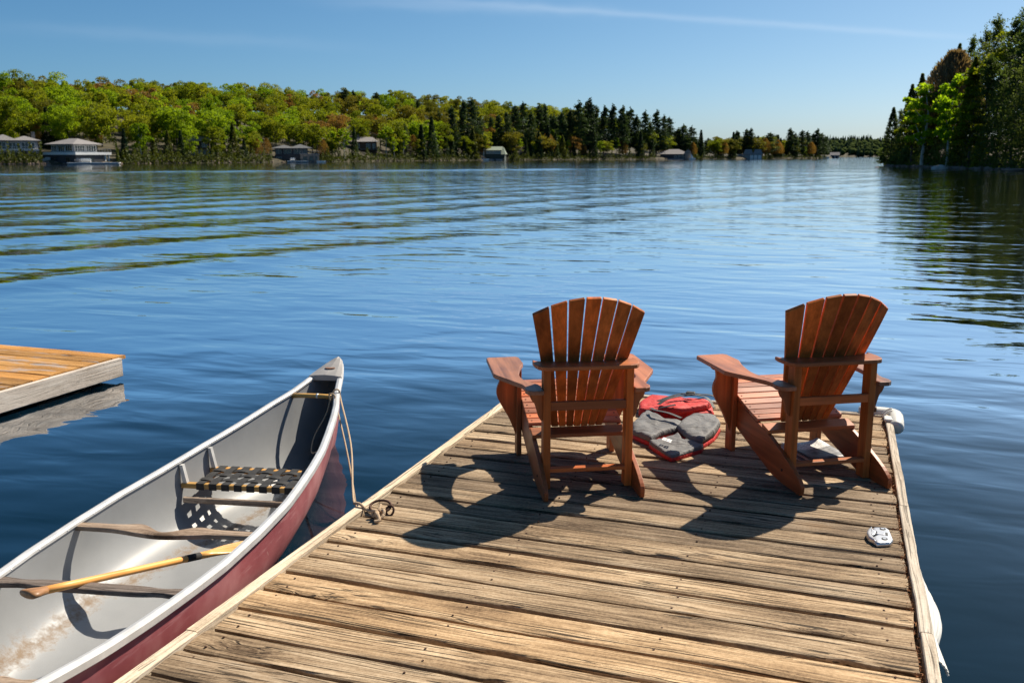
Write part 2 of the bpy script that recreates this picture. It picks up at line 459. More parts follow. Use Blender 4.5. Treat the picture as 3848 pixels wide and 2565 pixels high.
# ------------------------------------------------------------------ canoe form (the water needs its waterline)
CO = Vector((-2.85, 3.34)); CAX = Vector((-0.19, 0.982)).normalized()
CANG = math.atan2(-CAX.x, CAX.y)
WID = [(0, 0.462), (0.35, 0.452), (0.57, 0.43), (0.87, 0.395), (1.12, 0.36), (1.36, 0.312), (1.62, 0.258), (1.8, 0.216), (2.0, 0.155), (2.29, 0.088), (2.42, 0.05), (2.5, 0.018)]
def c_w(s): return lerp(abs(s), WID)
def c_z(s): return 0.31 + 0.24 * (abs(s) / 2.5) ** 2.6
def c_b(s):
    a = abs(s); zb = -0.085 + 0.02 * (a / 2.3) ** 3
    if a > 2.28: zb += (c_z(s) - 0.02 - zb) * ((a - 2.28) / 0.22) ** 2
    return zb
def c_n(s): return 3.3 - 1.9 * min(1, abs(s) / 2.4) ** 1.3
def c_sec(s, v, inset=0.0):
    n = c_n(s); w = max(0.004, c_w(s) - inset)
    x = w * (1 - (1 - v) ** n) ** (1 / n)
    x *= 1 - 0.06 * max(0, v - 0.55) * (1 - min(1, abs(s) / 1.8))
    zb = c_b(s) + inset
    return x, zb + (c_z(s) - zb) * v
def c_world(x, s): 
    q = CO + CAX * s + Vector((CAX.y, -CAX.x)) * x
    return q.x, q.y

# ------------------------------------------------------------------ the lake
def crest_h(x, y):                  # boat wake and swell: ridges running away to the right
    u = x * 0.945 - y * 0.327
    along = x * 0.327 + y * 0.945
    wob = 0.5 * np.sin(along * 0.11) + 0.35 * np.sin(along * 0.27 + 1.3)
    d = -15.6 - u
    lam = 4.2
    ph = 2 * np.pi * (d + wob) / lam
    env = 1 / (1 + np.exp(-(d + 1.0) / 0.9)) * (0.35 + 0.65 * np.exp(-np.maximum(d, 0) / 42.0))
    brk = 0.72 + 0.28 * np.sin(along * 0.21 + 0.6 * np.floor((d + wob) / lam + 0.25))
    h = 0.035 * env * brk * (np.cos(ph) + 0.22 * np.cos(2 * ph))
    r = np.hypot(x, y)
    h = h * np.clip((r - 9.5) / 5, 0, 1) * np.clip((260 - r) / 120, 0, 1)
    az = np.degrees(np.arctan2(x, y)) + HEAD
    # one long smooth swell far out, parallel to the far shore
    rs = 138 + 0.75 * az + 3 * np.sin(az * 0.25)
    h = h + 0.16 * np.exp(-((r - rs) / 2.6) ** 2) * np.clip((14 - az) / 14, 0, 1) * np.clip((az + 60) / 10, 0, 1)
    # mild cross chop further out
    h = h + 0.006 * np.sin(0.9 * x + 1.7 * y + 2 * np.sin(0.13 * x)) * np.clip((r - 12) / 20, 0, 1) * np.clip((150 - r) / 80, 0, 1)
    return h
def make_lake():
    rr = [9.5]
    while rr[-1] < 6500:
        r = rr[-1]
        rr.append(r + (0.22 if r < 60 else 0.42 if r < 125 else 0.6 if r < 150 else r * 0.03))
    rr = np.array(rr)
    az = np.concatenate([np.arange(-180, -56, 4.0), np.arange(-56, 16, 0.22), np.arange(16, 180, 4.0)]) * math.pi / 180
    A, RR = np.meshgrid(az, rr)
    X, Y = RR * np.sin(A), RR * np.cos(A)
    Z = crest_h(X, Y)
    nv, na = len(rr), len(az)
    V = np.stack([X.ravel(), Y.ravel(), Z.ravel()], 1)
    i, j = np.meshgrid(np.arange(nv - 1), np.arange(na), indexing='ij')
    j2 = (j + 1) % na
    F = np.stack([i * na + j, (i + 1) * na + j, (i + 1) * na + j2, i * na + j2], -1).reshape(-1, 4)
    # inner calm disc with the canoe's waterline cut out
    ring = [Vector((V[k][0], V[k][1])) for k in range(na)]
    outline = []
    ss = np.linspace(-2.36, 2.36, 41)
    for sgn in (1, -1):
        for s in (ss if sgn > 0 else ss[::-1]):
            zb = c_b(s); v0 = min(1, max(0, (0 - zb) / (c_z(s) - zb)))
            x, _ = c_sec(s, v0); x = max(0.002, x - 0.006)
            outline.append(Vector(c_world(sgn * x, s)))
    pts = ring + outline
    no = len(outline)
    edges = [(k, (k + 1) % na) for k in range(na)] + [(na + k, na + (k + 1) % no) for k in range(no)]
    vc, _, fc, ov, _, _ = delaunay_2d_cdt(pts, edges, [], 1, 1e-6)
    def inside(p):
        c = False
        for k in range(no):
            a, b = outline[k], outline[(k + 1) % no]
            if (a.y > p.y) != (b.y > p.y) and p.x < (b.x - a.x) * (p.y - a.y) / (b.y - a.y) + a.x: c = not c
        return c
    base = len(V)
    idx = []
    extra = []
    for q, o in zip(vc, ov):
        if o and o[0] < na: idx.append(o[0])
        else: idx.append(base + len(extra)); extra.append((q.x, q.y, 0.0))
    faces = [tuple(map(int, f)) for f in F]
    for f in fc:
        m = sum((vc[k] for k in f), Vector((0, 0))) / len(f)
        if not inside(m): faces.append(tuple(idx[k] for k in f))
    me = mesh([tuple(map(float, q)) for q in V] + extra, faces, 'lake')
    fix = bmesh.new(); fix.from_mesh(me)
    for f in fix.faces:
        if f.normal.z < 0: f.normal_flip()
    fix.to_mesh(me); fix.free()
    return link('lake_water', me, M['water'], smooth=True, kind='structure', label='calm blue lake crossed by long ripples')
make_lake()

# ------------------------------------------------------------------ terrain
def polar_sheet(name, ps, offs, rfun, zfun, mat, label):
    v, f = [], []
    for p in ps:
        for o in offs:
            r = rfun(p) + o
            x, y = place(p, r)
            v.append((x, y, zfun(p, r)))
    m = len(offs)
    for i in range(len(ps) - 1):
        for k in range(m - 1):
            f.append((i * m + k, i * m + k + 1, (i + 1) * m + k + 1, (i + 1) * m + k))
    me = fix_normals(mesh(v, f))
    if me.polygons[0].normal.z < 0: me.flip_normals()
    return link(name, me, mat, smooth=True, kind='structure', label=label)
polar_sheet('wooded_hill', list(np.linspace(-900, 1912, 75)), [-3, 0, 2, 4, 8, 14, 22, 32, 45, 60, 80, 105, 135, 170, 220, 300, 420], shore_r, hill_z, M['soil'], 'wooded hill rising behind the far left shore')
HSH = [(2030, 215), (2045, 203), (2120, 186), (2200, 172), (2352, 148), (2700, 118), (3200, 95)]
def head_r(p): return lerp(p, HSH)
def head_z(p, r):
    d = r - head_r(p)
    if d <= 0: return -1.0
    return min(1.0, d * 0.3) + min(5.0, max(0, d - 3) * 0.12) * min(1, max(0, (p - 2030)) / 120)
polar_sheet('right_headland', list(np.linspace(2030, 3200, 40)), [-2, 0, 1.5, 3, 6, 10, 16, 26, 40, 70, 120], head_r, head_z, M['soil'], 'wooded headland closing the right side of the lake')
FARS = [(1500, 2300), (2600, 2300)]
def far_z(p, r):
    d = r - 2300
    return min(30, max(-1, d * 0.11)) + 3 * math.sin(p * 0.02) * min(1, max(0, d) / 200)
polar_sheet('far_hill', list(np.linspace(1650, 2350, 30)), [-10, 0, 40, 120, 220, 320, 500], lambda p: 2300, far_z, M['soil'], 'low far hill beyond the end of the lake')

# ------------------------------------------------------------------ tree forms
def quads(P, size, stretch=1.0, up=0.0, dirs=None, g=rng):
    n = len(P)
    a = g.normal(size=(n, 3))
    if dirs is not None: a = dirs * 2.5 + a * 0.7
    a[:, 2] += up
    a /= np.linalg.norm(a, axis=1)[:, None]
    b = np.cross(a, g.normal(size=(n, 3))); b /= np.linalg.norm(b, axis=1)[:, None] + 1e-9
    s = size * g.uniform(0.6, 1.35, n)[:, None]
    a = a * s * stretch; b = b * s
    V = np.stack([P - a * 0.5, P + b * 0.42, P + a * 0.5, P - b * 0.42], 1).reshape(-1, 3)
    F = np.arange(4 * n).reshape(-1, 4)
    return V, F
def np_mesh(V, F, name):
    me = bpy.data.meshes.new(name)
    me.vertices.add(len(V)); me.vertices.foreach_set('co', np.asarray(V, 'f').ravel())
    me.loops.add(F.size); me.loops.foreach_set('vertex_index', F.astype('i').ravel())
    me.polygons.add(len(F)); me.polygons.foreach_set('loop_start', np.arange(0, F.size, F.shape[1], dtype='i'))
    me.update(calc_edges=True); me.validate()
    return me
def trunk_mesh(h, r, limbs, g, lean=0.0):
    b = MB()
    pts = [(lean * h * (t ** 2) + g.normal() * 0.02 * h * t, g.normal() * 0.02 * h * t, h * t) for t in (0, 0.2, 0.45, 0.7, 1.0)]
    b.tube(pts, [r, r * 0.85, r * 0.65, r * 0.4, r * 0.12], 7)
    for z0, dx, dy, dz, rr in limbs:
        b.tube([(0, 0, z0), (dx * 0.5, dy * 0.5, z0 + dz * 0.4), (dx, dy, z0 + dz)], [rr, rr * 0.7, rr * 0.2], 5)
    return b.me('trunk')
def hardwood(seed, h=12.5, w=9.0, n=2300, leaf=0.52, low=0.32):
    g = np.random.default_rng(seed)
    nc = 34
    zc = h * (low + (1 - low) / 2)
    d = g.normal(size=(nc, 3)); d /= np.linalg.norm(d, axis=1)[:, None]
    rad = g.uniform(0.35, 0.98, nc)[:, None]
    cen = d * rad * np.array([w / 2, w / 2, h * (1 - low) / 2]) + np.array([0, 0, zc])
    cr = g.uniform(0.08, 0.22, nc) * w
    k = g.integers(0, nc, n)
    e = g.normal(size=(n, 3)); e /= np.linalg.norm(e, axis=1)[:, None]
    e[:, 2] = np.where(e[:, 2] < -0.35, -e[:, 2], e[:, 2])
    P = cen[k] + e * cr[k][:, None] * g.uniform(0.55, 1.05, n)[:, None] * np.array([1, 1, 0.75])
    V, F = quads(P, leaf, 1.15, 0.0, None, g)
    limbs = [(h * g.uniform(0.3, 0.55), *(cen[i][:2] * 0.8), max(1.0, (cen[i][2] - h * 0.45) * 0.8), 0.09) for i in range(7)]
    return np_mesh(V, F, 'crown'), trunk_mesh(h * 0.86, 0.2, limbs, g)
def pine(seed, h=28.0, w=8.0, nb=74, per=34, leaf=0.55, bare=0.28, taper=0.75):
    g = np.random.default_rng(seed)
    P, D = [], []
    limbs = []
    for i in range(nb):
        t = (i + g.uniform(0, 1)) / nb
        z = h * (bare + (0.99 - bare) * t)
        L = w / 2 * (1 - t ** 1.6 * taper) * g.uniform(0.45, 1.15) * (0.55 + 0.45 * min(1, t / 0.18))
        a = g.uniform(0, 2 * math.pi)
        dx, dy = math.cos(a), math.sin(a)
        rise = L * g.uniform(0.02, 0.35)
        tt = g.uniform(0.28, 1.0, per) ** 0.8
        spread = L * 0.20 + 0.25
        q = np.stack([dx * L * tt, dy * L * tt, z + rise * tt ** 1.5], 1) + g.normal(size=(per, 3)) * np.array([spread, spread, 0.30])
        P.append(q); D.append(np.tile([dx, dy, 0.45], (per, 1)))
        if i % 2 == 0: limbs.append((z, dx * L * 0.9, dy * L * 0.9, rise, 0.06))
    P.append(g.normal(size=(per, 3)) * np.array([0.35, 0.35, 0.7]) + np.array([0, 0, h])); D.append(np.tile([0, 0, 1.0], (per, 1)))
    V, F = quads(np.concatenate(P), leaf, 1.25, 0.25, np.concatenate(D) * 0.35, g)
    return np_mesh(V, F, 'crown'), trunk_mesh(h, h * 0.0115, limbs, g)
def spire(seed, h=12.0, w=4.2, n=1900, leaf=0.42, bare=0.06):
    g = np.random.default_rng(seed)
    t = g.uniform(0, 1, n) ** 1.45
    lay = np.round(t * 16 + 0.35 * np.sin(t * 40)) / 16
    t = np.clip(t * 0.75 + lay * 0.25 + g.normal(size=n) * 0.012, 0, 1)
    a = g.uniform(0, 2 * math.pi, n)
    a = a + 0.25 * np.sin(a * 7 + t * 60)
    lob = 0.78 + 0.22 * np.sin(a * 5 + lay * 40) + g.normal(size=n) * 0.08
    rr = w / 2 * (1 - t) ** 0.85 * g.uniform(0.35, 1.0, n) ** 0.5 * lob + 0.08
    P = np.stack([rr * np.cos(a), rr * np.sin(a), h * (bare + (1 - bare) * t) - rr * 0.18], 1)
    D = np.stack([np.cos(a), np.sin(a), -0.35 * np.ones(n)], 1)
    V, F = quads(P, leaf, 1.5, 0.0, D * 0.5, g)
    return np_mesh(V, F, 'crown'), trunk_mesh(h * 0.95, h * 0.011, [], g)
def twiggy(seed, h=11.0, w=6.5, n=1500):
    g = np.random.default_rng(seed)
    a = g.uniform(0, 2 * math.pi, n); t = g.uniform(0.25, 1, n)
    rr = w / 2 * np.sqrt(g.uniform(0, 1, n)) * np.sin(np.clip(t, 0, 0.97) * 3.1) ** 0.7
    P = np.stack([rr * np.cos(a), rr * np.sin(a), h * t], 1)
    D = np.stack([np.cos(a) * rr / w, np.sin(a) * rr / w, np.ones(n)], 1)
    V, F = quads(P, 0.16, 5.0, 0.0, D, g)
    limbs = [(h * g.uniform(0.2, 0.5), math.cos(k) * w * 0.3, math.sin(k) * w * 0.3, h * 0.35, 0.07) for k in np.linspace(0, 6, 9)]
    return np_mesh(V, F, 'crown'), trunk_mesh(h * 0.9, 0.16, limbs, g)
FORM = {
    'hardwood': [hardwood(11, 12.5, 10.5, 4800, 0.40, 0.14), hardwood(12, 13.5, 11.5, 5000, 0.40, 0.16), hardwood(13, 12, 9.6, 4600, 0.38, 0.12), hardwood(14, 11.5, 11.8, 5000, 0.42, 0.18), hardwood(15, 14, 10.2, 4800, 0.40, 0.12)],
    'birch': [hardwood(21, 13, 5.2, 1500, 0.42, 0.28), hardwood(22, 12, 4.6, 1400, 0.42, 0.22)],
    'pine': [pine(31, 28, 10.5, 84, 42, 0.62, 0.2), pine(32, 28, 9.5, 84, 42, 0.62, 0.16), pine(33, 27, 11.5, 80, 42, 0.62, 0.2), pine(34, 29, 10, 84, 42, 0.62, 0.14)],
    'spruce': [spire(41), spire(42, 13, 4.8), spire(43, 11, 3.6)],
    'cedar': [spire(44, 11, 4.4, 2000, 0.4, 0.03), spire(45, 10, 5.0, 2000, 0.42, 0.02)],
    'bare': [twiggy(51, 11, 6.5, 2600), twiggy(52, 12, 7.5, 2600)],
    'bigpine': [pine(61, 26, 10.5, 96, 62, 0.36, 0.12, 0.7), pine(62, 26, 9.5, 90, 62, 0.36, 0.16, 0.72)],
    'bigspruce': [spire(63, 14, 6.6, 5200, 0.30, 0.02), spire(64, 14, 6.0, 5200, 0.30, 0.02)],
    'bigbirch': [hardwood(65, 13, 6.2, 4600, 0.30, 0.25), hardwood(66, 13, 5.0, 4200, 0.30, 0.2)],
    'bigbare': [twiggy(67, 12, 8.0, 9000)],
}
BASE_H = {}
for k, L in FORM.items():
    BASE_H[k] = [max(v.co.z for v in c.vertices) for c, t in L]
def tree(name, form, mat, p, r, z, h, label, cat='tree', group=None, wide=1.0, bark='bark', variant=None):
    i = random.randrange(len(FORM[form])) if variant is None else variant
    cm, tm = FORM[form][i]
    x, y = place(p, r)
    o = empty(name, (x, y, z - 0.3), random.uniform(0, 6.28), label=label, cat=cat, group=group)
    s = (h + 0.3) / BASE_H[form][i]
    o.scale = (s * wide, s * wide, s)
    for nm, me, mt in (('trunk', tm, M[bark]), ('crown', cm, M[mat])):
        if len(me.materials) == 0: me.materials.append(mt)
        c = bpy.data.objects.new(nm, me); C.objects.link(c); c.parent = o
        c.material_slots[0].link = 'OBJECT'; c.material_slots[0].material = mt
    return o
def blocked(p, r):                  # plots kept clear for the buildings and the view of them
    d = r - shore_r(p)
    return (-30 < p < 103 and d < 24) or (95 < p < 270 and d < 20) or (440 < p < 478 and 6 < d < 24) or (622 < p < 738 and d < 13) or (828 < p < 858 and 9 < d < 34) or (1100 < p < 1172 and d < 13)
# hardwoods covering the left hill
HL = {'lime': ('hardwood_tree', 'fresh lime green hardwood tree among the crowns on the left hill'),
      'ygreen': ('hardwood_tree', 'yellow green spring hardwood tree among the crowns on the left hill'),
      'olive': ('hardwood_tree', 'olive green budding hardwood tree among the crowns on the left hill'),
      'rust': ('budding_tree', 'rusty orange budding tree among the crowns on the left hill')}
nh = 0
p = -70.0
rows = [10, 19, 29, 40, 53, 67, 82, 98, 116, 136, 158, 182, 206]
for ri, off in enumerate(rows):
    p = -80 + random.uniform(0, 40)
    while p < 1420:
        r0 = shore_r(p); rc = lerp(p, CREST)
        scale_r = (rc - r0) / 150.0
        r = r0 + off * scale_r * 0.82 + random.uniform(-3, 3)
        step = 9.8 / (r * 0.000456)
        if r < rc + 30 and not (p > 1330 and off < 100) and not blocked(p, r):
            k = random.random(); lo = min(1, off / 90)
            if p < 620: mat = 'lime' if k < 0.40 else 'ygreen' if k < 0.78 else 'olive' if k < 0.95 else 'rust'
            else: mat = 'lime' if k < 0.14 else 'ygreen' if k < 0.70 else 'olive' if k < 0.94 else 'rust'
            if off < 40 and k > 0.86: mat = 'rust'
            h = random.uniform(9.5, 14.5)
            if off < 12: h *= 0.75
            reg = 'above the grey cottage' if p < 105 else 'above the white trimmed boathouse' if p < 270 else 'left of the hidden cottage' if p < 412 else 'above the hidden cottage' if p < 520 else 'left of the charcoal boathouse' if p < 625 else 'above the charcoal boathouse' if p < 740 else 'left of the brown cottage' if p < 815 else 'above the brown cottage' if p < 880 else 'above the shore spruces' if p < 1090 else 'behind the dark green boathouse' if p < 1180 else 'behind the tall pines'
            lev = 'on the skyline' if off > 140 else 'high on the hill' if off > 75 else 'halfway up the hill' if off > 35 else 'low on the hill'
            HLb = {'lime': 'lime green', 'ygreen': 'yellow green', 'olive': 'olive green', 'rust': 'rusty budding'}[mat] + ' hardwood tree ' + lev + ' ' + reg
            tree(HL[mat][0], 'hardwood', mat, p + random.uniform(-0.3, 0.3) * step, r, hill_z(p, r), h, HLb, 'tree', 'hardwoods covering the left hill', random.uniform(0.72, 1.1))
            nh += 1
        p += step * random.uniform(0.85, 1.25)
print('hill hardwoods', nh)
# dark conifers poking out of the hill (bearing on a 3848 scale, height of the tip on that scale, set-back)
for fx, fy, back, wd in ((1305, 340, 120, 1.5), (1420, 352, 110, 1.5), (1575, 378, 90, 1.4), (1650, 420, 55, 1.2), (1335, 345, 118, 1.2)):
    p = fx / 1.636; r = shore_r(p) + back; z = hill_z(p, r)
    tree('pine_tree', 'pine', 'pine', p, r, z, max(9, tip(fx, fy, r) - z), 'dark lone pine standing out of the hillside hardwoods', 'tree', 'lone pines on the hillside', wd)
# shore row in front of the hill
SHN = {'lime': 'lime green shore birch', 'cedar': 'yellowish shore cedar', 'spruce': 'blue green shore spruce', 'rust': 'rusty bare shore tree'}
gaps = [(-40, 30), (98, 250), (412, 505), (628, 735), (815, 868), (1105, 1165)]
p = 60.0
while p < 1330:
    r = shore_r(p) + random.uniform(2.5, 12)
    if blocked(p, r): r = shore_r(p) + random.uniform(27, 40)
    if blocked(p, r) or p < 270 and random.random() < 0.3:
        p += random.uniform(4.2, 6.6) / (r * 0.000456); continue
    k = random.random()
    form, mat, h, bk = ('birch', 'lime', random.uniform(8, 12), 'birchbark') if k < 0.30 else ('cedar', 'cedar', random.uniform(6, 11), 'bark') if k < 0.62 else ('spruce', 'spruce', random.uniform(6, 13), 'bark') if k < 0.85 else ('bare', 'rust', random.uniform(6, 10), 'bark')
    if p > 950 and k > 0.2: form, mat, bk = ('spruce', 'spruce', 'bark') if k < 0.8 else ('cedar', 'cedar', 'bark'); h = random.uniform(8, 15)
    tree({'birch': 'birch_tree', 'cedar': 'cedar_tree', 'spruce': 'spruce_tree', 'bare': 'budding_tree'}[form], form, mat, p, r, hill_z(p, r), h, SHN[mat] + ' ' + ('beside the white trimmed boathouse' if p < 300 else 'left of the hidden cottage' if p < 420 else 'before the hidden cottage' if p < 520 else 'left of the charcoal boathouse' if p < 640 else 'behind the charcoal boathouse' if p < 740 else 'before the brown cottage' if p < 900 else 'left of the dark green boathouse' if p < 1105 else 'by the dark green boathouse'), 'tree', 'trees along the far left shore', random.uniform(0.9, 1.25), bk)
    p += random.uniform(2.6, 4.6) / (r * 0.000456)
def zone_of(p):
    return 'left of the dark green boathouse' if p < 1105 else 'behind the dark green boathouse' if p < 1165 else 'just right of the dark green boathouse' if p < 1260 else 'in the tallest clump mid shore' if p < 1400 else 'right of the tallest clump' if p < 1505 else 'behind the wide low boathouse' if p < 1590 else 'between the two far boathouses' if p < 1690 else 'behind the gabled boathouse' if p < 1755 else 'right of the gabled boathouse' if p < 1840 else 'at the tip of the far point'
# the pines right of the hill: (bearing, tip height) on a 3848 scale
PINES = [(1520, 455), (1700, 402), (1742, 378), (1775, 373), (1802, 440), (1845, 440), (1872, 432), (1905, 420), (1935, 397), (1965, 386), (1996, 420), (2025, 395), (2045, 393), (2080, 430), (2110, 420), (2142, 410), (2175, 379), (2200, 388), (2214, 371), (2238, 400), (2269, 398), (2300, 393), (2338, 398), (2352, 420), (2366, 404), (2390, 432), (2421, 415), (2440, 455), (2465, 414), (2492, 430), (2510, 440),
         (2545, 480), (2565, 466), (2595, 473), (2630, 515), (2765, 492), (2800, 485), (2818, 482), (2845, 510), (2890, 498), (2965, 482), (2985, 500), (3010, 490), (3030, 492), (3052, 500), (3068, 483), (3085, 500), (3098, 512)]
for q, (fx, fy) in enumerate(PINES):
    p = fx / 1.636; r = shore_r(p) + random.uniform(10, 26); z = hill_z(p, r)
    h = tip(fx, fy, r) - z
    tree('pine_tree', 'pine', 'pine' if random.random() < 0.75 else 'spruce', p, r, z, h, 'tall dark pine ' + zone_of(p), 'tree', 'tall pines on the far point', random.uniform(0.95, 1.3) * (1.0 if fx < 2530 else 1.45))
# smaller trees among and below them
for q in range(62):
    fx = random.uniform(1480, 3085); p = fx / 1.636; r = shore_r(p) + random.uniform(5, 10); z = hill_z(p, r)
    if 2465 < fx < 2595 or 2770 < fx < 2865: r += 14
    if 1825 < fx < 1905: r += 12
    k = random.random()
    form, mat = ('spruce', 'spruce') if k < 0.45 else ('hardwood', 'olive') if k < 0.62 else ('hardwood', 'ygreen') if k < 0.74 else ('bare', 'rust') if k < 0.9 else ('birch', 'lime')
    h = random.uniform(8, 15) * (1.15 if form == 'spruce' else 0.9)
    tree({'spruce': 'spruce_tree', 'hardwood': 'hardwood_tree', 'bare': 'budding_tree', 'birch': 'birch_tree'}[form], form, mat, p, r, z, h,
         {'spruce': 'small spruce at the water ', 'olive': 'small olive green tree at the water ', 'ygreen': 'small yellow green tree at the water ', 'rust': 'rusty budding tree at the water ', 'lime': 'small lime birch at the water '}[mat] + zone_of(p), 'tree', 'small trees below the far pines', 1.1)
for q in range(104):
    fx = random.uniform(2040, 3090) if q < 58 else random.uniform(2540, 3095); p = fx / 1.636; r = shore_r(p) + random.uniform(18, 60); z = hill_z(p, r)
    top = float(np.interp(fx, [2040, 2250, 2420, 2520, 2620, 2760, 3000, 3090], [430, 420, 440, 470, 515, 510, 505, 515])) + random.uniform(0, 26)
    h = max(7, tip(fx, top, r) - z)
    k = random.random()
    form, mat, nm = ('pine', 'pine', 'pine_tree') if k < 0.6 else ('spruce', 'spruce', 'spruce_tree') if k < 0.75 else ('hardwood', 'ygreen', 'hardwood_tree') if k < 0.9 else ('hardwood', 'olive', 'hardwood_tree')
    if form == 'hardwood': h = min(h, 15)
    tree(nm, form, mat, p, r, z, h, {'pine': 'dark pine in the second rank ', 'spruce': 'spruce in the second rank ', 'ygreen': 'yellow green hardwood in the second rank ', 'olive': 'olive hardwood in the second rank '}[mat] + zone_of(p), 'tree', 'second rank of trees on the far point', random.uniform(1.0, 1.3) * (1.0 if fx < 2530 else 1.4))
# headland trees: name, form, material, bearing, tip, set-back, width, label
HEADT = [('spruce_tree', 'bigspruce', 'spruce', 3345, 415, 4, 1.25, 'lowest ragged conifer at the tip of the right headland'),
 ('pine_tree', 'bigpine', 'pine', 3372, 420, 7, 1.0, 'low spreading pine leaning over the tip of the right headland'),
 ('spruce_tree', 'bigspruce', 'spruce', 3408, 335, 9, 1.0, 'narrow conifer second from the tip of the right headland'),
 ('spruce_tree', 'bigspruce', 'spruce', 3442, 298, 14, 1.0, 'conifer with stepped top left of the brown tree'),
 ('pine_tree', 'bigpine', 'pine', 3490, 262, 22, 0.7, 'dark conifer behind the left edge of the brown tree'),
 ('spruce_tree', 'bigspruce', 'pine', 3530, 225, 30, 0.8, 'thin pointed conifer behind the brown tree'),
 ('spruce_tree', 'bigspruce', 'spruce', 3570, 195, 32, 0.8, 'pointed conifer above the brown tree'),
 ('pine_tree', 'bigpine', 'pine', 3620, 162, 30, 0.7, 'ragged conifer right of the brown tree'),
 ('pine_tree', 'bigpine', 'pine', 3660, 128, 24, 0.75, 'open conifer left of the yellow backlit tree'),
 ('pine_tree', 'bigpine', 'pine', 3702, 94, 20, 0.9, 'tall open pine above the yellow backlit tree'),
 ('pine_tree', 'bigpine', 'pine', 3778, 92, 14, 0.9, 'tall pine right of the yellow backlit tree'),
 ('pine_tree', 'bigpine', 'pine', 3830, 36, 9, 0.9, 'tallest pine at the right edge of the picture'),
 ('pine_tree', 'bigpine', 'pine', 3905, 20, 4, 1.0, 'huge pine cut by the right edge of the picture'),
 ('budding_tree', 'bigbare', 'bare', 3560, 212, 14, 0.95, 'bare brown tree behind the two lime birches'),
 ('birch_tree', 'bigbirch', 'lime', 3465, 333, -0.5, 1.25, 'left of the two bright lime birches on the right headland'),
 ('birch_tree', 'bigbirch', 'lime', 3560, 297, 0, 0.9, 'right and taller of the two bright lime birches on the headland'),
 ('cedar_tree', 'bigspruce', 'cedar', 3634, 240, 6, 0.95, 'green gold cedar right of the lime birches'),
 ('hardwood_tree', 'bigbirch', 'ygreen', 3750, 148, 16, 1.5, 'backlit yellow hardwood between the tall headland pines'),
 ('pine_tree', 'bigpine', 'pine', 3690, 230, 5, 1.0, 'dark shaded pine below the yellow backlit tree'),
 ('pine_tree', 'bigpine', 'pine', 3745, 270, 3, 1.1, 'broad shaded pine low under the yellow backlit tree'),
 ('pine_tree', 'bigpine', 'pine', 3800, 200, 3, 1.1, 'shaded pine below the tallest headland pine'),
 ('pine_tree', 'bigpine', 'pine', 3860, 180, 2, 1.2, 'shaded pine at the right edge near the water'),
 ('cedar_tree', 'bigspruce', 'cedar', 3680, 480, 2, 1.0, 'small pale cedar at the water under the headland pines'),
 ('hardwood_tree', 'bigbirch', 'ygreen', 3425, 405, 0.5, 1.3, 'olive green broadleaf left of the two lime birches'),
 ('hardwood_tree', 'bigbirch', 'ygreen', 3640, 400, 1.0, 1.2, 'olive green broadleaf under the green gold cedar'),
 ('spruce_tree', 'bigspruce', 'spruce', 3500, 470, 5, 1.3, 'dark bushy conifer below the lime birches'),
 ('spruce_tree', 'bigspruce', 'pine', 3600, 440, 5, 1.2, 'dark shore conifer right below the lime birches'),
 ('spruce_tree', 'bigspruce', 'pine', 3430, 450, 5, 1.2, 'dark shore conifer left below the lime birches')]
for nm, form, mat, fx, fy, back, wd, lab in HEADT:
    mat = {'lime': 'limehead', 'pine': 'pinehead', 'spruce': 'pinehead', 'cedar': 'goldhead'}.get(mat, mat)  # headland copies with sunlight put into their leaf colours
    p = fx / 1.636; r = head_r(p) + back; z = head_z(p, r)
    tree(nm, form, mat, p, r, z, tip(fx, fy, r) * 1.04 - z, lab, 'tree', 'trees of the right headland', wd, 'birchbark' if nm == 'birch_tree' else 'bark')

def scatter_leaves(name, n, fun, size, mat, label, seed, stretch=1.2):
    g = np.random.default_rng(seed)
    P = np.array([fun(g) for _ in range(n)])
    V, F = quads(P, size, stretch, 0.3, None, g)
    return link(name, np_mesh(V, F, 'leaves'), M[mat], label=label, kind='stuff')
def f_left(g):
    p = g.uniform(-80, 1900); 
    for a, b in ((98, 268), (625, 735), (1100, 1168), (1505, 1590), (1690, 1750)):
        if a < p < b: p = b + g.uniform(0, 25)
    r = shore_r(p) + g.uniform(-0.6, 6.0); c = abs(math.sin(p * 0.11) + math.sin(p * 0.37)) * 0.9
    return (*place(p, r), max(0.15, hill_z(p, r)) + g.uniform(0, 1) ** 1.5 * (0.8 + c * 2.2))
scatter_leaves('shore_undergrowth', 20000, f_left, 0.55, 'under', 'low green and brown undergrowth along the far shore', 5)
def f_head(g):
    p = g.uniform(2032, 2560); r = head_r(p) + g.uniform(-0.8, 6.0)
    return (*place(p, r), max(0.25, head_z(p, r)) + g.uniform(0, 1) ** 1.6 * 4.0 * min(1, (p - 2028) / 60))
scatter_leaves('headland_undergrowth', 7000, f_head, 0.42, 'pinehead', 'dark brush overhanging the water along the right headland', 6)

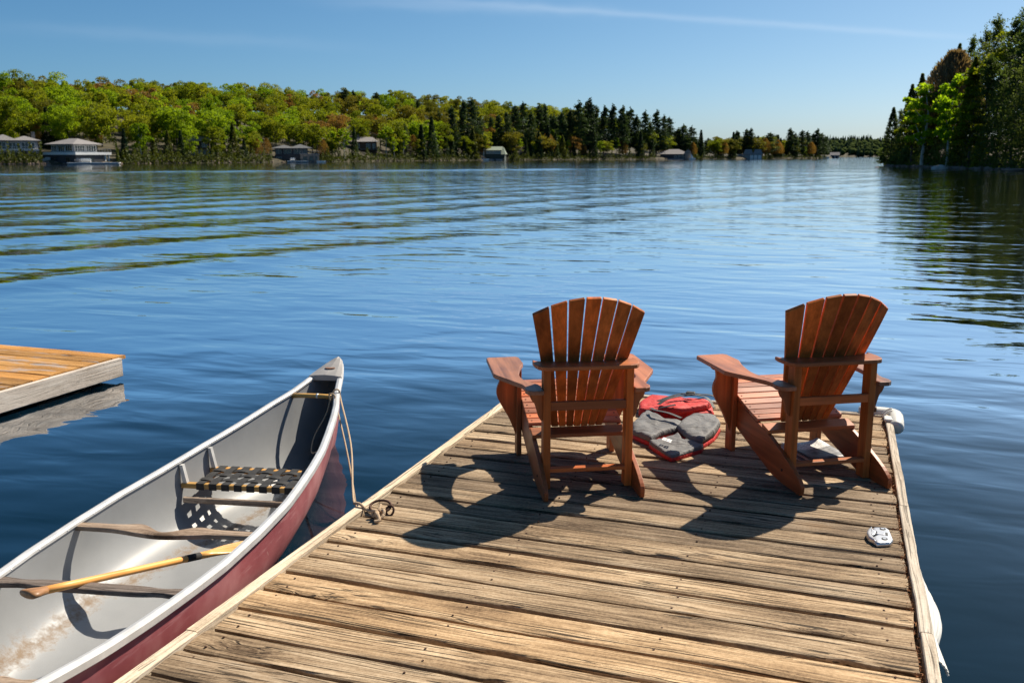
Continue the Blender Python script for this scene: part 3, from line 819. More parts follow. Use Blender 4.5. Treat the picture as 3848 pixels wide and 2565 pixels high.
# the wood goes on outside the picture on both sides: one mass each
def f_beyond(g):
    p = g.uniform(-900, -85) if g.random() < 0.9 else g.uniform(-160, -85); r = shore_r(p) + g.uniform(0, 175); c = 0.5 + 0.5 * math.sin(p * 0.13) * math.cos(r * 0.35)
    return (*place(p, r), max(0.2, hill_z(p, r)) + g.uniform(0.15, 1) * (7 + 6 * c))
scatter_leaves('hillside_wood', 26000, f_beyond, 1.1, 'ygreen', 'green wood running on along the left hill', 15)
def f_beyond2(g):
    p = g.uniform(2450, 3200); r = head_r(p) + g.uniform(0, 60); c = 0.5 + 0.5 * math.sin(p * 0.1) * math.cos(r * 0.4)
    return (*place(p, r), max(0.2, head_z(p, r)) + g.uniform(0.05, 1) * (12 + 9 * c))
scatter_leaves('headland_wood', 16000, f_beyond2, 0.7, 'pinehead', 'dark wood running on along the right headland', 16)

# far wood: crowns too small to tell apart, one mass
def far_wood():
    g = np.random.default_rng(9)
    ico = bmesh.new(); bmesh.ops.create_icosphere(ico, subdivisions=1, radius=1)
    iv = np.array([v.co[:] for v in ico.verts]); jf = np.array([[v.index for v in f.verts] for f in ico.faces]); ico.free()
    out = {'ygreen': ([], []), 'pine': ([], [])}
    for q in range(1500):
        p = g.uniform(1690, 2300); r = 2300 + g.uniform(0, 1) ** 0.8 * 330
        x, y = place(p, r); z = far_z(p, r)
        con = g.random() < (0.6 if r < 2340 else 0.75 if r > 2560 else 0.28)
        sx, sz = (g.uniform(3, 5), g.uniform(9, 13)) if con else (g.uniform(6, 9), g.uniform(6, 8.5))
        v = iv * (1 + g.normal(size=(len(iv), 1)) * 0.16) * np.array([sx, sx, sz])
        if con: v[:, :2] *= np.clip(1.15 - (v[:, 2:3] + sz) / (2 * sz), 0.12, 1)
        A, B = out['pine' if con else 'ygreen']
        B.append(jf + sum(len(a) for a in A)); A.append(v + np.array([x, y, z + sz * 0.75]))
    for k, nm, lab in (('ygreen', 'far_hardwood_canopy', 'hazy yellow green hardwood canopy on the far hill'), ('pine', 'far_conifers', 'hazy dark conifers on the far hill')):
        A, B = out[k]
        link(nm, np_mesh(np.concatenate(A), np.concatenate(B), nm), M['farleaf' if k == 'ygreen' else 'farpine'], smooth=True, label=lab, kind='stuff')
far_wood()

# shore stones
def stone_mesh(seed, fl=0.6):
    b = bmesh.new(); bmesh.ops.create_icosphere(b, subdivisions=3, radius=1)
    for v in b.verts:
        n = noise.noise(v.co * 1.3 + Vector((seed * 7.1, 0, 0))) * 0.32 + noise.noise(v.co * 3.1 + Vector((0, seed * 3.3, 0))) * 0.12
        v.co *= 1 + n; v.co.z *= fl
    me = bpy.data.meshes.new('stone'); b.to_mesh(me); b.free(); return me
x, y = place(3535 / 1.636, 170)
bo = link('boulder', stone_mesh(1, 0.55), M['boulder'], loc=(x, y, 0.12), smooth=True, label='pale granite boulder in the water below the right headland', cat='boulder'); bo.scale = (1.15, 0.9, 0.75)
x, y = place(3820 / 1.636, 147)
bo = link('boulder', stone_mesh(2, 0.5), M['rock'], loc=(x, y, 0.1), smooth=True, label='flat grey shore rock near the right edge of the picture', cat='boulder'); bo.scale = (1.6, 0.9, 0.5)
x, y = place(3298 / 1.636, 180)
bo = link('boulder', stone_mesh(3, 0.5), M['rock'], loc=(x, y, 0.02), smooth=True, label='tiny dark rock just breaking the water left of the headland', cat='boulder'); bo.scale = (0.35, 0.3, 0.25)
def stones(name, n, fun, mat, label, seed, lo, hi):
    g = np.random.default_rng(seed)
    ico = bmesh.new(); bmesh.ops.create_icosphere(ico, subdivisions=1, radius=1)
    iv = np.array([v.co[:] for v in ico.verts]); jf = np.array([[v.index for v in f.verts] for f in ico.faces]); ico.free()
    A, B = [], []
    for q in range(n):
        c = np.array(fun(g)); s = g.uniform(lo, hi)
        v = iv * (1 + g.normal(size=(len(iv), 1)) * 0.2) * s * np.array([1.4, 1.2, 0.6])
        A.append(v + c); B.append(jf + q * len(iv))
    link(name, np_mesh(np.concatenate(A), np.concatenate(B), name), M[mat], label=label, kind='stuff')
def f_st(g):
    p = g.uniform(-80, 1890) if g.random() < 0.55 else g.uniform(-60, 110)
    r = shore_r(p) + g.uniform(-0.6, 2.2); return (*place(p, r), max(0.0, hill_z(p, r)) + 0.1)
stones('shore_rocks', 260, f_st, 'rock', 'pinkish rocks scattered along the far left shore', 3, 0.15, 0.5)
def f_st2(g):
    p = g.uniform(2040, 2500); r = head_r(p) + g.uniform(-1.0, 1.5); return (*place(p, r), 0.1)
stones('headland_rocks', 160, f_st2, 'rock', 'dark rocks along the foot of the right headland', 4, 0.2, 0.6)

# ------------------------------------------------------------------ buildings on the far shore
def part(name, b, mat, parent, **k):
    return link(name, fix_normals(b.me(name)), M[mat], parent, **k)
def window(parent, x, y, z, w, h, n=1, rz=0.0, frame='white', fw=0.09):
    """a framed window on the wall; (x, y, z) its lower middle, outward side -Y turned by rz"""
    m = Matrix.Translation((x, y, z)) @ Matrix.Rotation(rz, 4, 'Z')
    b = MB()
    b.box(-w / 2, w / 2, -0.06, 0.04, 0, fw, m); b.box(-w / 2, w / 2, -0.06, 0.04, h - fw, h, m)
    for k in range(n + 1):
        xx = -w / 2 + (w - fw) * k / n
        b.box(xx, xx + fw, -0.06, 0.04, fw, h - fw, m)
    o = part('window', b, frame, parent)
    b2 = MB()
    b2.box(-w / 2 + 0.02, w / 2 - 0.02, -0.02, 0.02, 0.02, h - 0.02, m)
    part('pane', b2, 'glass', o)
    return o
def hip(b, x0, x1, y0, y1, z0, z1, ridge=0.35, th=0.14):
    L = x1 - x0; D = y1 - y0
    if L >= D: rx0, rx1, ry0, ry1 = x0 + L * (0.5 - ridge / 2), x1 - L * (0.5 - ridge / 2), (y0 + y1) / 2, (y0 + y1) / 2
    else: rx0 = rx1 = (x0 + x1) / 2; ry0, ry1 = y0 + D * (0.5 - ridge / 2), y1 - D * (0.5 - ridge / 2)
    v = [(x0, y0, z0), (x1, y0, z0), (x1, y1, z0), (x0, y1, z0), (x0, y0, z0 + th), (x1, y0, z0 + th), (x1, y1, z0 + th), (x0, y1, z0 + th)]
    if L >= D:
        v += [(rx0, ry0, z1), (rx1, ry0, z1)]
        f = [(4, 5, 9, 8), (5, 6, 9), (6, 7, 8, 9), (7, 4, 8)]
    else:
        v += [(rx0, ry0, z1), (rx0, ry1, z1)]
        f = [(4, 5, 8), (5, 6, 9, 8), (6, 7, 9), (7, 4, 8, 9)]
    b.add(v, f + [(3, 2, 1, 0), (0, 1, 5, 4), (1, 2, 6, 5), (2, 3, 7, 6), (3, 0, 4, 7)])
    return b
def rail(parent, x0, x1, y, z, h=0.9, n=8, mat='white', rz=None):
    b = MB()
    b.box(x0, x1, y - 0.03, y + 0.03, z + h - 0.06, z + h)
    for k in range(n + 1):
        xx = x0 + (x1 - x0) * k / n
        b.box(xx - 0.03, xx + 0.03, y - 0.028, y + 0.028, z, z + h - 0.06)
    return part('railing', b, mat, parent)
def lounge_chair(p, r, z, rz, label, group, mat='white', s=1.0):
    x, y = place(p, r)
    o = empty('lounge_chair', (x, y, z), rz, label=label, cat='chair', group=group); o.scale = (s, s, s)
    b = MB()
    for k in range(5):
        xx = -0.26 + k * 0.105
        b.box(xx, xx + 0.09, 0.30, 0.33, 0.28, 1.0 - 0.05 * abs(k - 2) ** 1.5, Matrix.Rotation(R(-22), 4, 'X') @ Matrix.Translation((0, 0.06, 0.06)))
    part('backrest', b, mat, o)
    b = MB(); b.box(-0.28, 0.28, -0.32, 0.30, 0.30, 0.34); part('seat', b, mat, o)
    for sx in (-1, 1):
        b = MB(); b.box(min(sx * 0.28, sx * 0.42), max(sx * 0.28, sx * 0.42), -0.42, 0.30, 0.55, 0.58); part('arm', b, mat, o)
        b = MB(); b.box(min(sx * 0.30, sx * 0.34), max(sx * 0.30, sx * 0.34), -0.40, -0.30, 0, 0.55); part('leg', b, mat, o)
        b = MB(); b.box(min(sx * 0.30, sx * 0.34), max(sx * 0.30, sx * 0.34), 0.20, 0.28, 0, 0.55); part('leg', b, mat, o)
    return o

# 1: grey cottage at the left edge
P1, R1 = 52, 272
x, y = place(P1, R1)
h1 = empty('cottage', (x, y, 1.0), face(P1) + R(8), label='grey two storey cottage with big windows and stone chimney at the left edge', cat='cottage')
b = MB(); b.box(-5.6, 3.6, 0, 7, 0, 2.3); part('lower_wall', b, 'darkwall', h1)
b = MB(); b.box(1.0, 4.4, -0.5, 0.0, 0, 2.3); part('stone_pillar', b, 'stone', h1)
b = MB(); b.box(-6.0, 4.2, -0.6, 7, 2.3, 2.55); part('deck', b, 'white', h1)
b = MB(); b.box(-5.6, 3.8, 0.3, 7, 2.55, 4.7); part('upper_wall', b, 'grey', h1)
b = MB(); hip(b, -6.8, -0.6, -0.6, 7.6, 4.7, 6.3, 0.5); hip(b, -2.2, 4.6, -0.2, 7.2, 4.72, 6.0, 0.45); part('roof', b, 'roof', h1)
b = MB(); b.box(3.0, 3.8, 3.2, 4.0, 4.0, 7.1); part('chimney', b, 'stone', h1)
for xx, w, n in ((-1.6, 2.7, 3), (1.6, 3.1, 4), (-4.4, 2.0, 2)): window(h1, xx, 0.28, 2.7, w, 1.7, n)
for xx, w, n in ((-1.3, 2.6, 3), (-4.2, 1.8, 2), (2.6, 1.4, 2)): window(h1, xx, -0.02 if xx < 1 else -0.52, 0.2, w, 1.8, n)
rail(h1, -6.0, 4.1, -0.55, 2.55, 0.8, 14)
# lawn and steps
b = MB(); b.box(-5.6, 4.2, -2.6, -0.55, -0.6, 0.05); x, y = place(P1, R1)
link('lawn_terrace', b.me(), M['lawn'], loc=(x, y, 0.95), rot=(0, 0, face(P1) + R(8)), label='strip of mown lawn before the grey cottage', kind='structure')
x, y = place(96, 262.5)
st = empty('stone_steps', (x, y, 0), face(96), label='pale stone steps down the bank beside the white boathouse', cat='steps')
for k in range(6):
    b = MB(); b.box(-1.8 + k * 0.5, -0.6 + k * 0.5, 0.2 + k * 0.4, 0.9 + k * 0.4, 0, 0.3 + k * 0.28); part('step', b, 'boulder', st)

# 2: white-trimmed boathouse with pavilion
P2, R2 = 174, 258
x, y = place(P2, R2)
h2 = empty('boathouse', (x, y, 0), face(P2) + R(40), label='two storey boathouse with white deck edge and grey hipped pavilion roof', cat='boathouse')
W2, D2 = 11.0, 12.5
b = MB(); b.box(0.35, W2 - 2.2, 0.35, D2 - 0.4, -0.4, 2.25); part('boat_garage', b, 'darkwall', h2)
b = MB(); b.box(0, W2, 0, D2, 2.25, 2.9); part('deck_edge', b, 'white', h2)
b = MB(); b.box(1.6, W2 - 2.4, 2.4, 10.4, 2.9, 4.75); part('pavilion_wall', b, 'grey', h2)
b = MB(); hip(b, 0.5, W2 - 1.3, 1.3, 11.5, 4.75, 6.3, 0.3); part('roof', b, 'roof', h2)
for xx in (W2 - 1.6, W2 - 0.5):
    b = MB(); b.box(xx - 0.2, xx + 0.2, 0.4, 0.8, -0.3, 2.25); part('post', b, 'white', h2)
window(h2, 3.4, 2.38, 3.05, 2.9, 1.55, 4); window(h2, 6.8, 2.38, 3.05, 3.0, 1.55, 4)
for yy, w in ((4.0, 2.4), (6.7, 2.2), (9.2, 1.8)): window(h2, 1.58, yy, 3.05, w, 1.55, 3, R(-90))
window(h2, 0.33, 3.2, 0.5, 1.6, 1.2, 2, R(-90), 'darkwall'); window(h2, 0.33, 8.0, 0.4, 2.4, 1.4, 2, R(-90), 'darkwall')
window(h2, 4.5, 0.33, 0.5, 2.4, 1.3, 2, 0, 'darkwall')
rail(h2, 0.1, W2 - 0.1, 0.1, 2.9, 0.8, 12, 'grey')
x, y = place(216, 253.5)
fd = empty('floating_dock', (x, y, 0), face(216) - R(10), label='long white floating dock in front of the white trimmed boathouse', cat='dock')
b = MB(); b.box(-6.0, 5.8, -1.3, 1.3, 0.25, 0.42); part('deck_boards', b, 'white', fd)
b = MB(); b.box(-5.8, 5.6, -1.25, 1.25, -0.1, 0.25); part('float', b, 'grey', fd)
for k, pp in enumerate((176, 181, 186.5, 191.5, 197.5, 203.5)):
    lounge_chair(pp, 253.2 + 0.3 * (k % 2), 0.42, face(190) - R(12), 'white lounge chair in the row on the far floating dock', 'white chairs on the far floating dock', 'white' if k > 1 else 'grey', 1.25)

# 3: cottage half hidden in the trees
P3 = 462; R3 = shore_r(P3) + 17; x, y = place(P3, R3)
h3 = empty('cottage', (x, y, hill_z(P3, R3) - 0.4), face(P3), label='dark cottage half hidden behind trees above a bare bank', cat='cottage')
b = MB(); b.box(-3.4, 3.4, 0, 6, 0, 2.4); part('lower_wall', b, 'grey', h3)
b = MB(); b.box(-3.0, 2.6, 0.4, 6, 2.4, 4.6); part('upper_wall', b, 'darkwall', h3)
b = MB(); b.box(-4.2, 4.2, -0.9, 6, 2.3, 2.5); part('deck', b, 'brownwall', h3)
b = MB(); hip(b, -3.8, 3.4, -0.6, 6.6, 4.6, 6.3, 0.6); part('roof', b, 'roof', h3)
for xx in (-1.9, 0.6, 2.4): window(h3, xx, -0.02, 0.3, 1.4, 1.7, 2)
window(h3, 1.2, 0.38, 2.8, 1.6, 1.4, 2)
for k in range(2): lounge_chair(482 + k * 4, R3 - 6, hill_z(482, R3 - 6), face(480), 'white lounge chair on the bank below the hidden cottage', 'white chairs on the bank', 'white', 1.1)

# 4: charcoal boathouse with a double hipped roof
P4 = 680; R4 = shore_r(P4) - 1; x, y = place(P4, R4)
h4 = empty('boathouse', (x, y, 0), face(P4), label='charcoal boathouse with double hipped roof and stone front corner', cat='boathouse')
b = MB(); b.box(-6.6, 4.8, 0.2, 8, -0.3, 2.4); part('boat_garage', b, 'darkwall', h4)
b = MB(); b.box(-6.4, 3.8, 0.8, 8, 2.4, 4.3); part('upper_wall', b, 'darkwall', h4)
b = MB(); b.box(1.4, 7.2, -1.2, 0.1, -0.2, 2.5); part('stone_front', b, 'stone', h4)
b = MB(); b.box(1.2, 7.4, -1.4, 4, 2.5, 2.7); part('terrace', b, 'grey', h4)
b = MB(); hip(b, -7.8, 0.4, -0.3, 8.6, 4.3, 5.5, 0.2); hip(b, -2.4, 5.4, -0.1, 8.4, 4.33, 5.75, 0.2); part('roof', b, 'roofdark', h4)
for xx, w in ((-5.4, 1.8), (-2.6, 2.4), (0.6, 2.4), (2.8, 1.2)): window(h4, xx, 0.78, 2.6, w, 1.5, 2, 0, 'grey')
for xx, w in ((2.8, 1.3), (4.8, 1.2), (6.4, 0.8)): window(h4, xx, -1.22, 0.3, w, 1.5, 1, 0, 'darkwall')
window(h4, -5.4, 0.18, 0.5, 1.8, 1.2, 2, 0, 'grey')
rail(h4, 1.3, 7.3, -1.35, 2.7, 0.8, 8, 'grey')
for k in range(2): lounge_chair(669.5 + k * 5, R4 - 3, 0.45, face(P4), 'white lounge chair on the dock of the charcoal boathouse', 'white chairs at the charcoal boathouse', 'white', 1.25)
x, y = place(686, R4 - 3.4)
fd = empty('floating_dock', (x, y, 0), face(686), label='narrow white dock before the charcoal boathouse', cat='dock')
b = MB(); b.box(-3.6, 3.0, -1, 1, 0.2, 0.45); part('deck_boards', b, 'white', fd)
b = MB(); b.box(-3.4, 2.8, -0.9, 0.9, -0.1, 0.2); part('float', b, 'darkwall', fd)
x, y = place(737, R4 - 2)
fd = empty('moored_boat', (x, y, 0), face(737), label='small white boat moored right of the charcoal boathouse', cat='boat')
b = MB(); b.prism([(-1.5, -0.5), (0.9, -0.6), (1.7, 0), (0.9, 0.6), (-1.5, 0.5)], 0.0, 0.45, lambda a, c, h: (a * (0.85 + h * 0.3), c, h)); part('hull', b, 'white', fd)
b = MB(); b.box(-0.3, 0.2, -0.45, 0.45, 0.452, 0.75); part('windscreen', b, 'glass', fd)

# 5: brown cottage high between trees
P5 = 843; R5 = shore_r(P5) + 28; x, y = place(P5, R5)
h5 = empty('cottage', (x, y, hill_z(P5, R5) + 0.6), face(P5), label='brown cottage high between the trees above the middle of the shore', cat='cottage')
b = MB(); b.box(-5.2, 4.0, 0, 7, -1.5, 3.2); part('wall', b, 'brownwall', h5)
b = MB(); hip(b, -6, 4.8, -0.8, 7.8, 3.2, 5.2, 0.55); part('roof', b, 'roof', h5)
b = MB(); b.box(-2.6, 3.8, -2.2, -0.1, 0.2, 0.5); part('deck', b, 'stone', h5)
for xx, w in ((0.6, 1.6), (2.8, 1.2), (-3.4, 1.2)): window(h5, xx, -0.02, 0.8, w, 1.8, 2)
b = MB(); b.box(-3.6, -2.9, 3, 3.7, 3.2, 6.4); part('chimney', b, 'stone', h5)

# 6: dark green boathouse with a long dormer
P6 = 1135; R6 = shore_r(P6) - 1; x, y = place(P6, R6)
h6 = empty('boathouse', (x, y, 0), face(P6) - R(6), label='dark green boathouse with long white dormer window and faded roof', cat='boathouse')
b = MB(); b.box(-4.6, 4.8, 0, 8, -0.3, 2.7); part('boat_garage', b, 'greenwall', h6)
b = MB(); b.box(-4.0, 3.2, 0.2, 7.8, 2.7, 4.4); part('dormer', b, 'greenwall', h6)
b = MB(); b.add([(-5.2, -0.5, 4.4), (3.6, -0.5, 4.4), (3.6, 4, 6.1), (-5.2, 4, 6.1), (-5.2, -0.5, 4.56), (3.6, -0.5, 4.56), (3.6, 4, 6.26), (-5.2, 4, 6.26)], [(4, 5, 6, 7), (0, 3, 2, 1), (0, 1, 5, 4), (1, 2, 6, 5), (3, 7, 6, 2), (0, 4, 7, 3)])
b.add([(3.2, -0.4, 2.7), (5.4, -0.4, 2.7), (4.0, 4, 6.0), (3.3, 4, 6.0), (3.2, 8, 2.7), (5.4, 8, 2.7)], [(0, 1, 2, 3), (1, 5, 2), (0, 3, 4), (4, 3, 2, 5), (0, 4, 5, 1)])
part('roof', b, 'roofgreen', h6)
window(h6, -0.4, 0.18, 3.0, 6.8, 1.2, 10, 0, 'white', 0.14)
b = MB(); b.box(-5.0, -4.62, 0.1, 0.5, -0.3, 5.2); part('corner_post', b, 'white', h6)
for k, xx in enumerate((-1.6, 2.2)):
    x2, y2 = place(P6 + (xx / (R6 * 0.000456)), R6 - 1.6)
    o = empty('moored_boat', (x2, y2, 0), face(P6), label='grey runabout under the %s door of the dark green boathouse' % ('left', 'right')[k], cat='boat')
    b = MB(); b.prism([(-1.6, -0.5), (0.9, -0.6), (1.8, 0), (0.9, 0.6), (-1.6, 0.5)], 0.0, 0.6, lambda a, c, h: (a * (0.85 + h * 0.25), c, h)); part('hull', b, 'grey', o)
    b = MB(); b.box(-0.2, 0.3, -0.45, 0.45, 0.602, 0.9); part('windscreen', b, 'glass', o)
x, y = place(1111, R6 - 5)
o = empty('moored_boat', (x, y, 0), face(1111), label='white motor boat with dark blue cover left of the dark green boathouse', cat='boat')
b = MB(); b.prism([(-2.2, -0.8), (1.4, -0.9), (2.6, 0), (1.4, 0.9), (-2.2, 0.8)], 0.0, 0.75, lambda a, c, h: (a * (0.82 + h * 0.25), c, h)); part('hull', b, 'white', o)
b = MB(); hip(b, -1.5, 0.9, -0.7, 0.7, 0.752, 1.7, 0.6); part('cover', b, 'darkwall', o)

# 7: wide low boathouse
P7 = 1549; R7 = shore_r(P7) - 2; x, y = place(P7, R7)
h7 = empty('boathouse', (x, y, 0), face(P7), label='wide low boathouse with broad grey roof before the far pines', cat='boathouse')
b = MB(); b.box(-8.2, 8.0, 0, 9, -0.3, 2.9); part('boat_garage', b, 'darkwall', h7)
b = MB(); hip(b, -10.2, 9.4, -1, 10, 2.9, 5.9, 0.3); part('roof', b, 'roof', h7)
b = MB(); b.add([(6.2, -1.2, 0), (9.6, -1.2, 0), (9.6, -1.2, 4.6), (7.9, -1.2, 5.8), (6.2, -1.2, 4.6), (6.2, 4, 0), (9.6, 4, 0), (9.6, 4, 4.6), (7.9, 4, 5.8), (6.2, 4, 4.6)], [(0, 1, 2, 3, 4), (9, 8, 7, 6, 5), (0, 5, 6, 1), (1, 6, 7, 2), (2, 7, 8, 3), (3, 8, 9, 4), (4, 9, 5, 0)]); part('gable', b, 'stone', h7)
b = MB(); b.box(-9, 6.0, -2.4, -0.1, -0.1, 0.4); part('front_dock', b, 'grey', h7)
for xx in (0.6, 2.8, 5.0): window(h7, xx, -0.02, 1.0, 1.3, 1.2, 1)
x, y = place(1590, R7 - 3)
o = empty('sail_dinghy', (x, y, 0), face(1590), label='tiny white dinghy between the two far boathouses', cat='boat')
b = MB(); b.prism([(-2, -0.6), (1.2, -0.7), (2.2, 0), (1.2, 0.7), (-2, 0.6)], 0, 0.7, lambda a, c, h: (a * (0.85 + h * 0.2), c, h)); part('hull', b, 'white', o)
b = MB(); b.add([(-0.8, 0, 0.7), (0.9, 0, 0.7), (-0.8, 0.05, 0.7), (0.9, 0.05, 0.7), (-0.8, 0, 3.6), (-0.8, 0.05, 3.6)], [(0, 1, 4), (2, 5, 3), (0, 4, 5, 2), (1, 3, 5, 4), (0, 2, 3, 1)]); part('sail', b, 'white', o)

# 8: boathouse with two steep gables and three white doors
P8 = 1722; R8 = shore_r(P8) - 2; x, y = place(P8, R8)
h8 = empty('boathouse', (x, y, 0), face(P8), label='boathouse with steep gables and three white boat doors', cat='boathouse')
b = MB(); b.box(-5.2, 8.0, 0, 9, -0.3, 3.0); part('wall', b, 'grey', h8)
b = MB()
for x0, x1, zt in ((-4.4, 2.2, 6.3), (2.0, 8.4, 6.3)):
    xm = (x0 + x1) / 2
    b.add([(x0, -0.5, 3.0), (x1, -0.5, 3.0), (x1 - 1.2, 2, zt), (x0 + 1.2, 2, zt), (x0, 9.4, 3.0), (x1, 9.4, 3.0), (x1 - 1.2, 7.5, zt), (x0 + 1.2, 7.5, zt)], [(0, 1, 2, 3), (1, 5, 6, 2), (5, 4, 7, 6), (4, 0, 3, 7), (3, 2, 6, 7), (0, 4, 5, 1)])
part('roof', b, 'roof', h8)
b = MB(); b.box(-8.6, -5.22, 0.6, 6, 1.8, 3.2); part('side_deck', b, 'grey', h8)
for k in range(3):
    b = MB(); b.box(0.2 + k * 2.6, 2.3 + k * 2.6, -0.08, -0.005, 0.1, 2.6); part('boat_door', b, 'white', h8)
for xx in (-3.6, -1.8): window(h8, xx, -0.02, 3.4 - 2.4, 1.0, 1.3, 2)

# 9: small boathouse past the point
P9 = 1917; R9 = 900; x, y = place(P9, R9)
h9 = empty('boathouse', (x, y, 0), face(P9), label='small boathouse with tan roof just right of the pine point', cat='boathouse')
b = MB(); b.box(-3.6, 3.6, 0, 6, -0.2, 2.6); part('wall', b, 'grey', h9)
b = MB(); b.add([(-4.4, -0.6, 2.6), (4.4, -0.6, 2.6), (4.2, 3, 5.2), (-4.2, 3, 5.2), (-4.4, 6.6, 2.6), (4.4, 6.6, 2.6)], [(0, 1, 2, 3), (3, 2, 5, 4), (0, 3, 4), (1, 5, 2), (0, 4, 5, 1)]); part('roof', b, 'roof', h9)
for xx in (-1.4, 1.8):
    b = MB(); b.box(xx - 0.9, xx + 0.9, -0.06, -0.005, 0.1, 2.2); part('boat_door', b, 'darkwall', h9)
x, y = place(1893, R9 - 70)
o = empty('moored_boat', (x, y, 0), face(1893), label='pale boat off the tip of the pine point', cat='boat')
b = MB(); b.prism([(-4, -1.1), (2.4, -1.2), (4.4, 0), (2.4, 1.2), (-4, 1.1)], 0, 1.3, lambda a, c, h: (a * (0.85 + h * 0.12), c, h)); part('hull', b, 'white', o)
b = MB(); b.box(-1.6, 1.2, -0.9, 0.9, 1.302, 2.2); part('cabin', b, 'grey', o)

# ------------------------------------------------------------------ main dock
DZ = 0.25
dock = empty('wooden_dock', (0, 0, 0), label='weathered grey brown plank dock in the foreground carrying the two red chairs', cat='dock')
XL, XR, YF = -2.150, 0.372, 6.672
def plank_mesh(L, Wd, th, seed, rag=0.006, nseg=44, endrag=0.012):
    """a worn board: wavy edges, cupped and chipped, ragged ends"""
    g = random.Random(seed)
    xs = [-L / 2 + L * k / nseg for k in range(nseg + 1)]
    cols = 5
    v = []; f = []
    kn = [(g.uniform(-L / 2, L / 2), g.choice((0, cols - 1)), g.uniform(0.03, 0.10), g.uniform(0.004, 0.012)) for _ in range(4)]
    for i, x in enumerate(xs):
        for c in range(cols):
            yy = -Wd / 2 + Wd * c / (cols - 1)
            dz = 0.0
            if c in (0, cols - 1):
                s = 1 if c else -1
                w = noise.noise(Vector((x * 2.2, seed * 3.7, c))) * rag + noise.noise(Vector((x * 11, seed * 1.3, c))) * rag * 0.45
                for kx, kc, kw, kd in kn:
                    if kc == c: w -= kd * math.exp(-((x - kx) / kw) ** 2)
                yy += s * w - s * 0.002
                dz = -0.004 - 0.003 * abs(noise.noise(Vector((x * 6, seed, c + 5.0))))
            elif c in (1, cols - 2):
                yy += (1 if c > 2 else -1) * Wd * 0.17
            dz += noise.noise(Vector((x * 1.4, yy * 9, seed * 2.1))) * 0.0035
            xx = x
            if i in (0, nseg): xx += (1 if i else -1) * noise.noise(Vector((seed * 5.1, yy * 26, i))) * endrag
            v.append((xx, yy, dz))
    nt = len(v)
    for i in range(nseg):
        for c in range(cols - 1):
            a = i * cols + c
            f.append((a, a + cols, a + cols + 1, a + 1))
    # sides and bottom
    ring = [c for c in range(cols)] + [i * cols + cols - 1 for i in range(1, nseg + 1)] + [nseg * cols + c for c in range(cols - 2, -1, -1)] + [i * cols for i in range(nseg - 1, 0, -1)]
    for k in ring: v.append((v[k][0], v[k][1], -th))
    m = len(ring)
    for k in range(m):
        f.append((ring[k], ring[(k + 1) % m], nt + (k + 1) % m, nt + k))
    f.append(tuple(nt + k for k in range(m)))
    return fix_normals(mesh(v, f, 'plank'))
gapsY = [YF]
y = YF
gr = random.Random(5)
while y > -0.6:
    y -= 0.1698 + gr.uniform(-0.004, 0.004); gapsY.append(y)
# the gap lines that can be read off well
shift = min(gapsY, key=lambda q: abs(q - 2.555)) - 2.555
nails = MB()
for k in range(len(gapsY) - 1):
    y1, y0 = gapsY[k], gapsY[k + 1]
    t = min(1, k / 24.0)
    y1 -= shift * t; y0 -= shift * min(1, (k + 1) / 24.0)
    gap = gr.choice((0.013, 0.016, 0.020, 0.024))
    L = XR - XL + gr.uniform(-0.012, 0.008)
    me = plank_mesh(L, y1 - y0 - gap, 0.036, k + 1, 0.006)
    link('plank', me, M['plank'], dock, loc=((XL + XR) / 2 + gr.uniform(-0.006, 0.004), (y0 + y1) / 2, DZ + gr.uniform(-0.004, 0.003)), rot=(gr.uniform(-0.01, 0.01), 0, gr.uniform(-0.0015, 0.0015)), smooth=False)
    for xx in (XL + 0.09, XL + 0.85, XL + 1.62, XR - 0.1):
        for yy in (y0 + 0.04, y1 - 0.045):
            cx, cy = xx + gr.uniform(-0.02, 0.02), yy + gr.uniform(-0.01, 0.01)
            nails.prism([(math.cos(a) * 0.0045, math.sin(a) * 0.0045) for a in np.linspace(0, 2 * math.pi, 9)[:-1]], DZ - 0.004, DZ + 0.0025, lambda a, b_, h, cx=cx, cy=cy: (cx + a, cy + b_, h))
M['rust_metal'] = plain('rusty_steel', (0.09, 0.045, 0.028), 0.75, 0.4, 0.4, 30)
link('deck_screws', fix_normals(nails.me()), M['rust_metal'], dock, kind='stuff')
# edge boards of several lengths, set a little proud
def edge_board(x0, x1, y0, y1, seed, ztop=DZ + 0.012, zb=DZ - 0.19, mat='rim'):
    n = 30; v = []; f = []
    for k in range(n + 1):
        yy = y0 + (y1 - y0) * k / n
        w1 = noise.noise(Vector((yy * 2.5, seed, 0))) * 0.004 + noise.noise(Vector((yy * 14, seed, 3))) * 0.002
        w2 = noise.noise(Vector((yy * 2.5, seed, 9))) * 0.004 + noise.noise(Vector((yy * 14, seed, 7))) * 0.002
        dz = noise.noise(Vector((yy * 1.7, seed, 4))) * 0.004
        v += [(x0 + w1, yy, zb), (x1 + w2, yy, zb), (x1 + w2, yy, ztop + dz - 0.004), (x1 + w2 - 0.005, yy, ztop + dz), (x0 + w1 + 0.005, yy, ztop + dz), (x0 + w1, yy, ztop + dz - 0.004)]
    for k in range(n):
        for c in range(6):
            f.append((k * 6 + c, k * 6 + (c + 1) % 6, k * 6 + 6 + (c + 1) % 6, k * 6 + 6 + c))
    f += [(0, 1, 2, 3, 4, 5), tuple(n * 6 + c for c in (5, 4, 3, 2, 1, 0))]
    return link('edge_board', fix_normals(mesh(v, f)), M[mat], dock)
edge_board(-2.212, -2.161, 3.985, 6.735, 1); edge_board(-2.215, -2.163, 2.66, 3.98, 2); edge_board(-2.211, -2.160, -0.8, 2.655, 3)
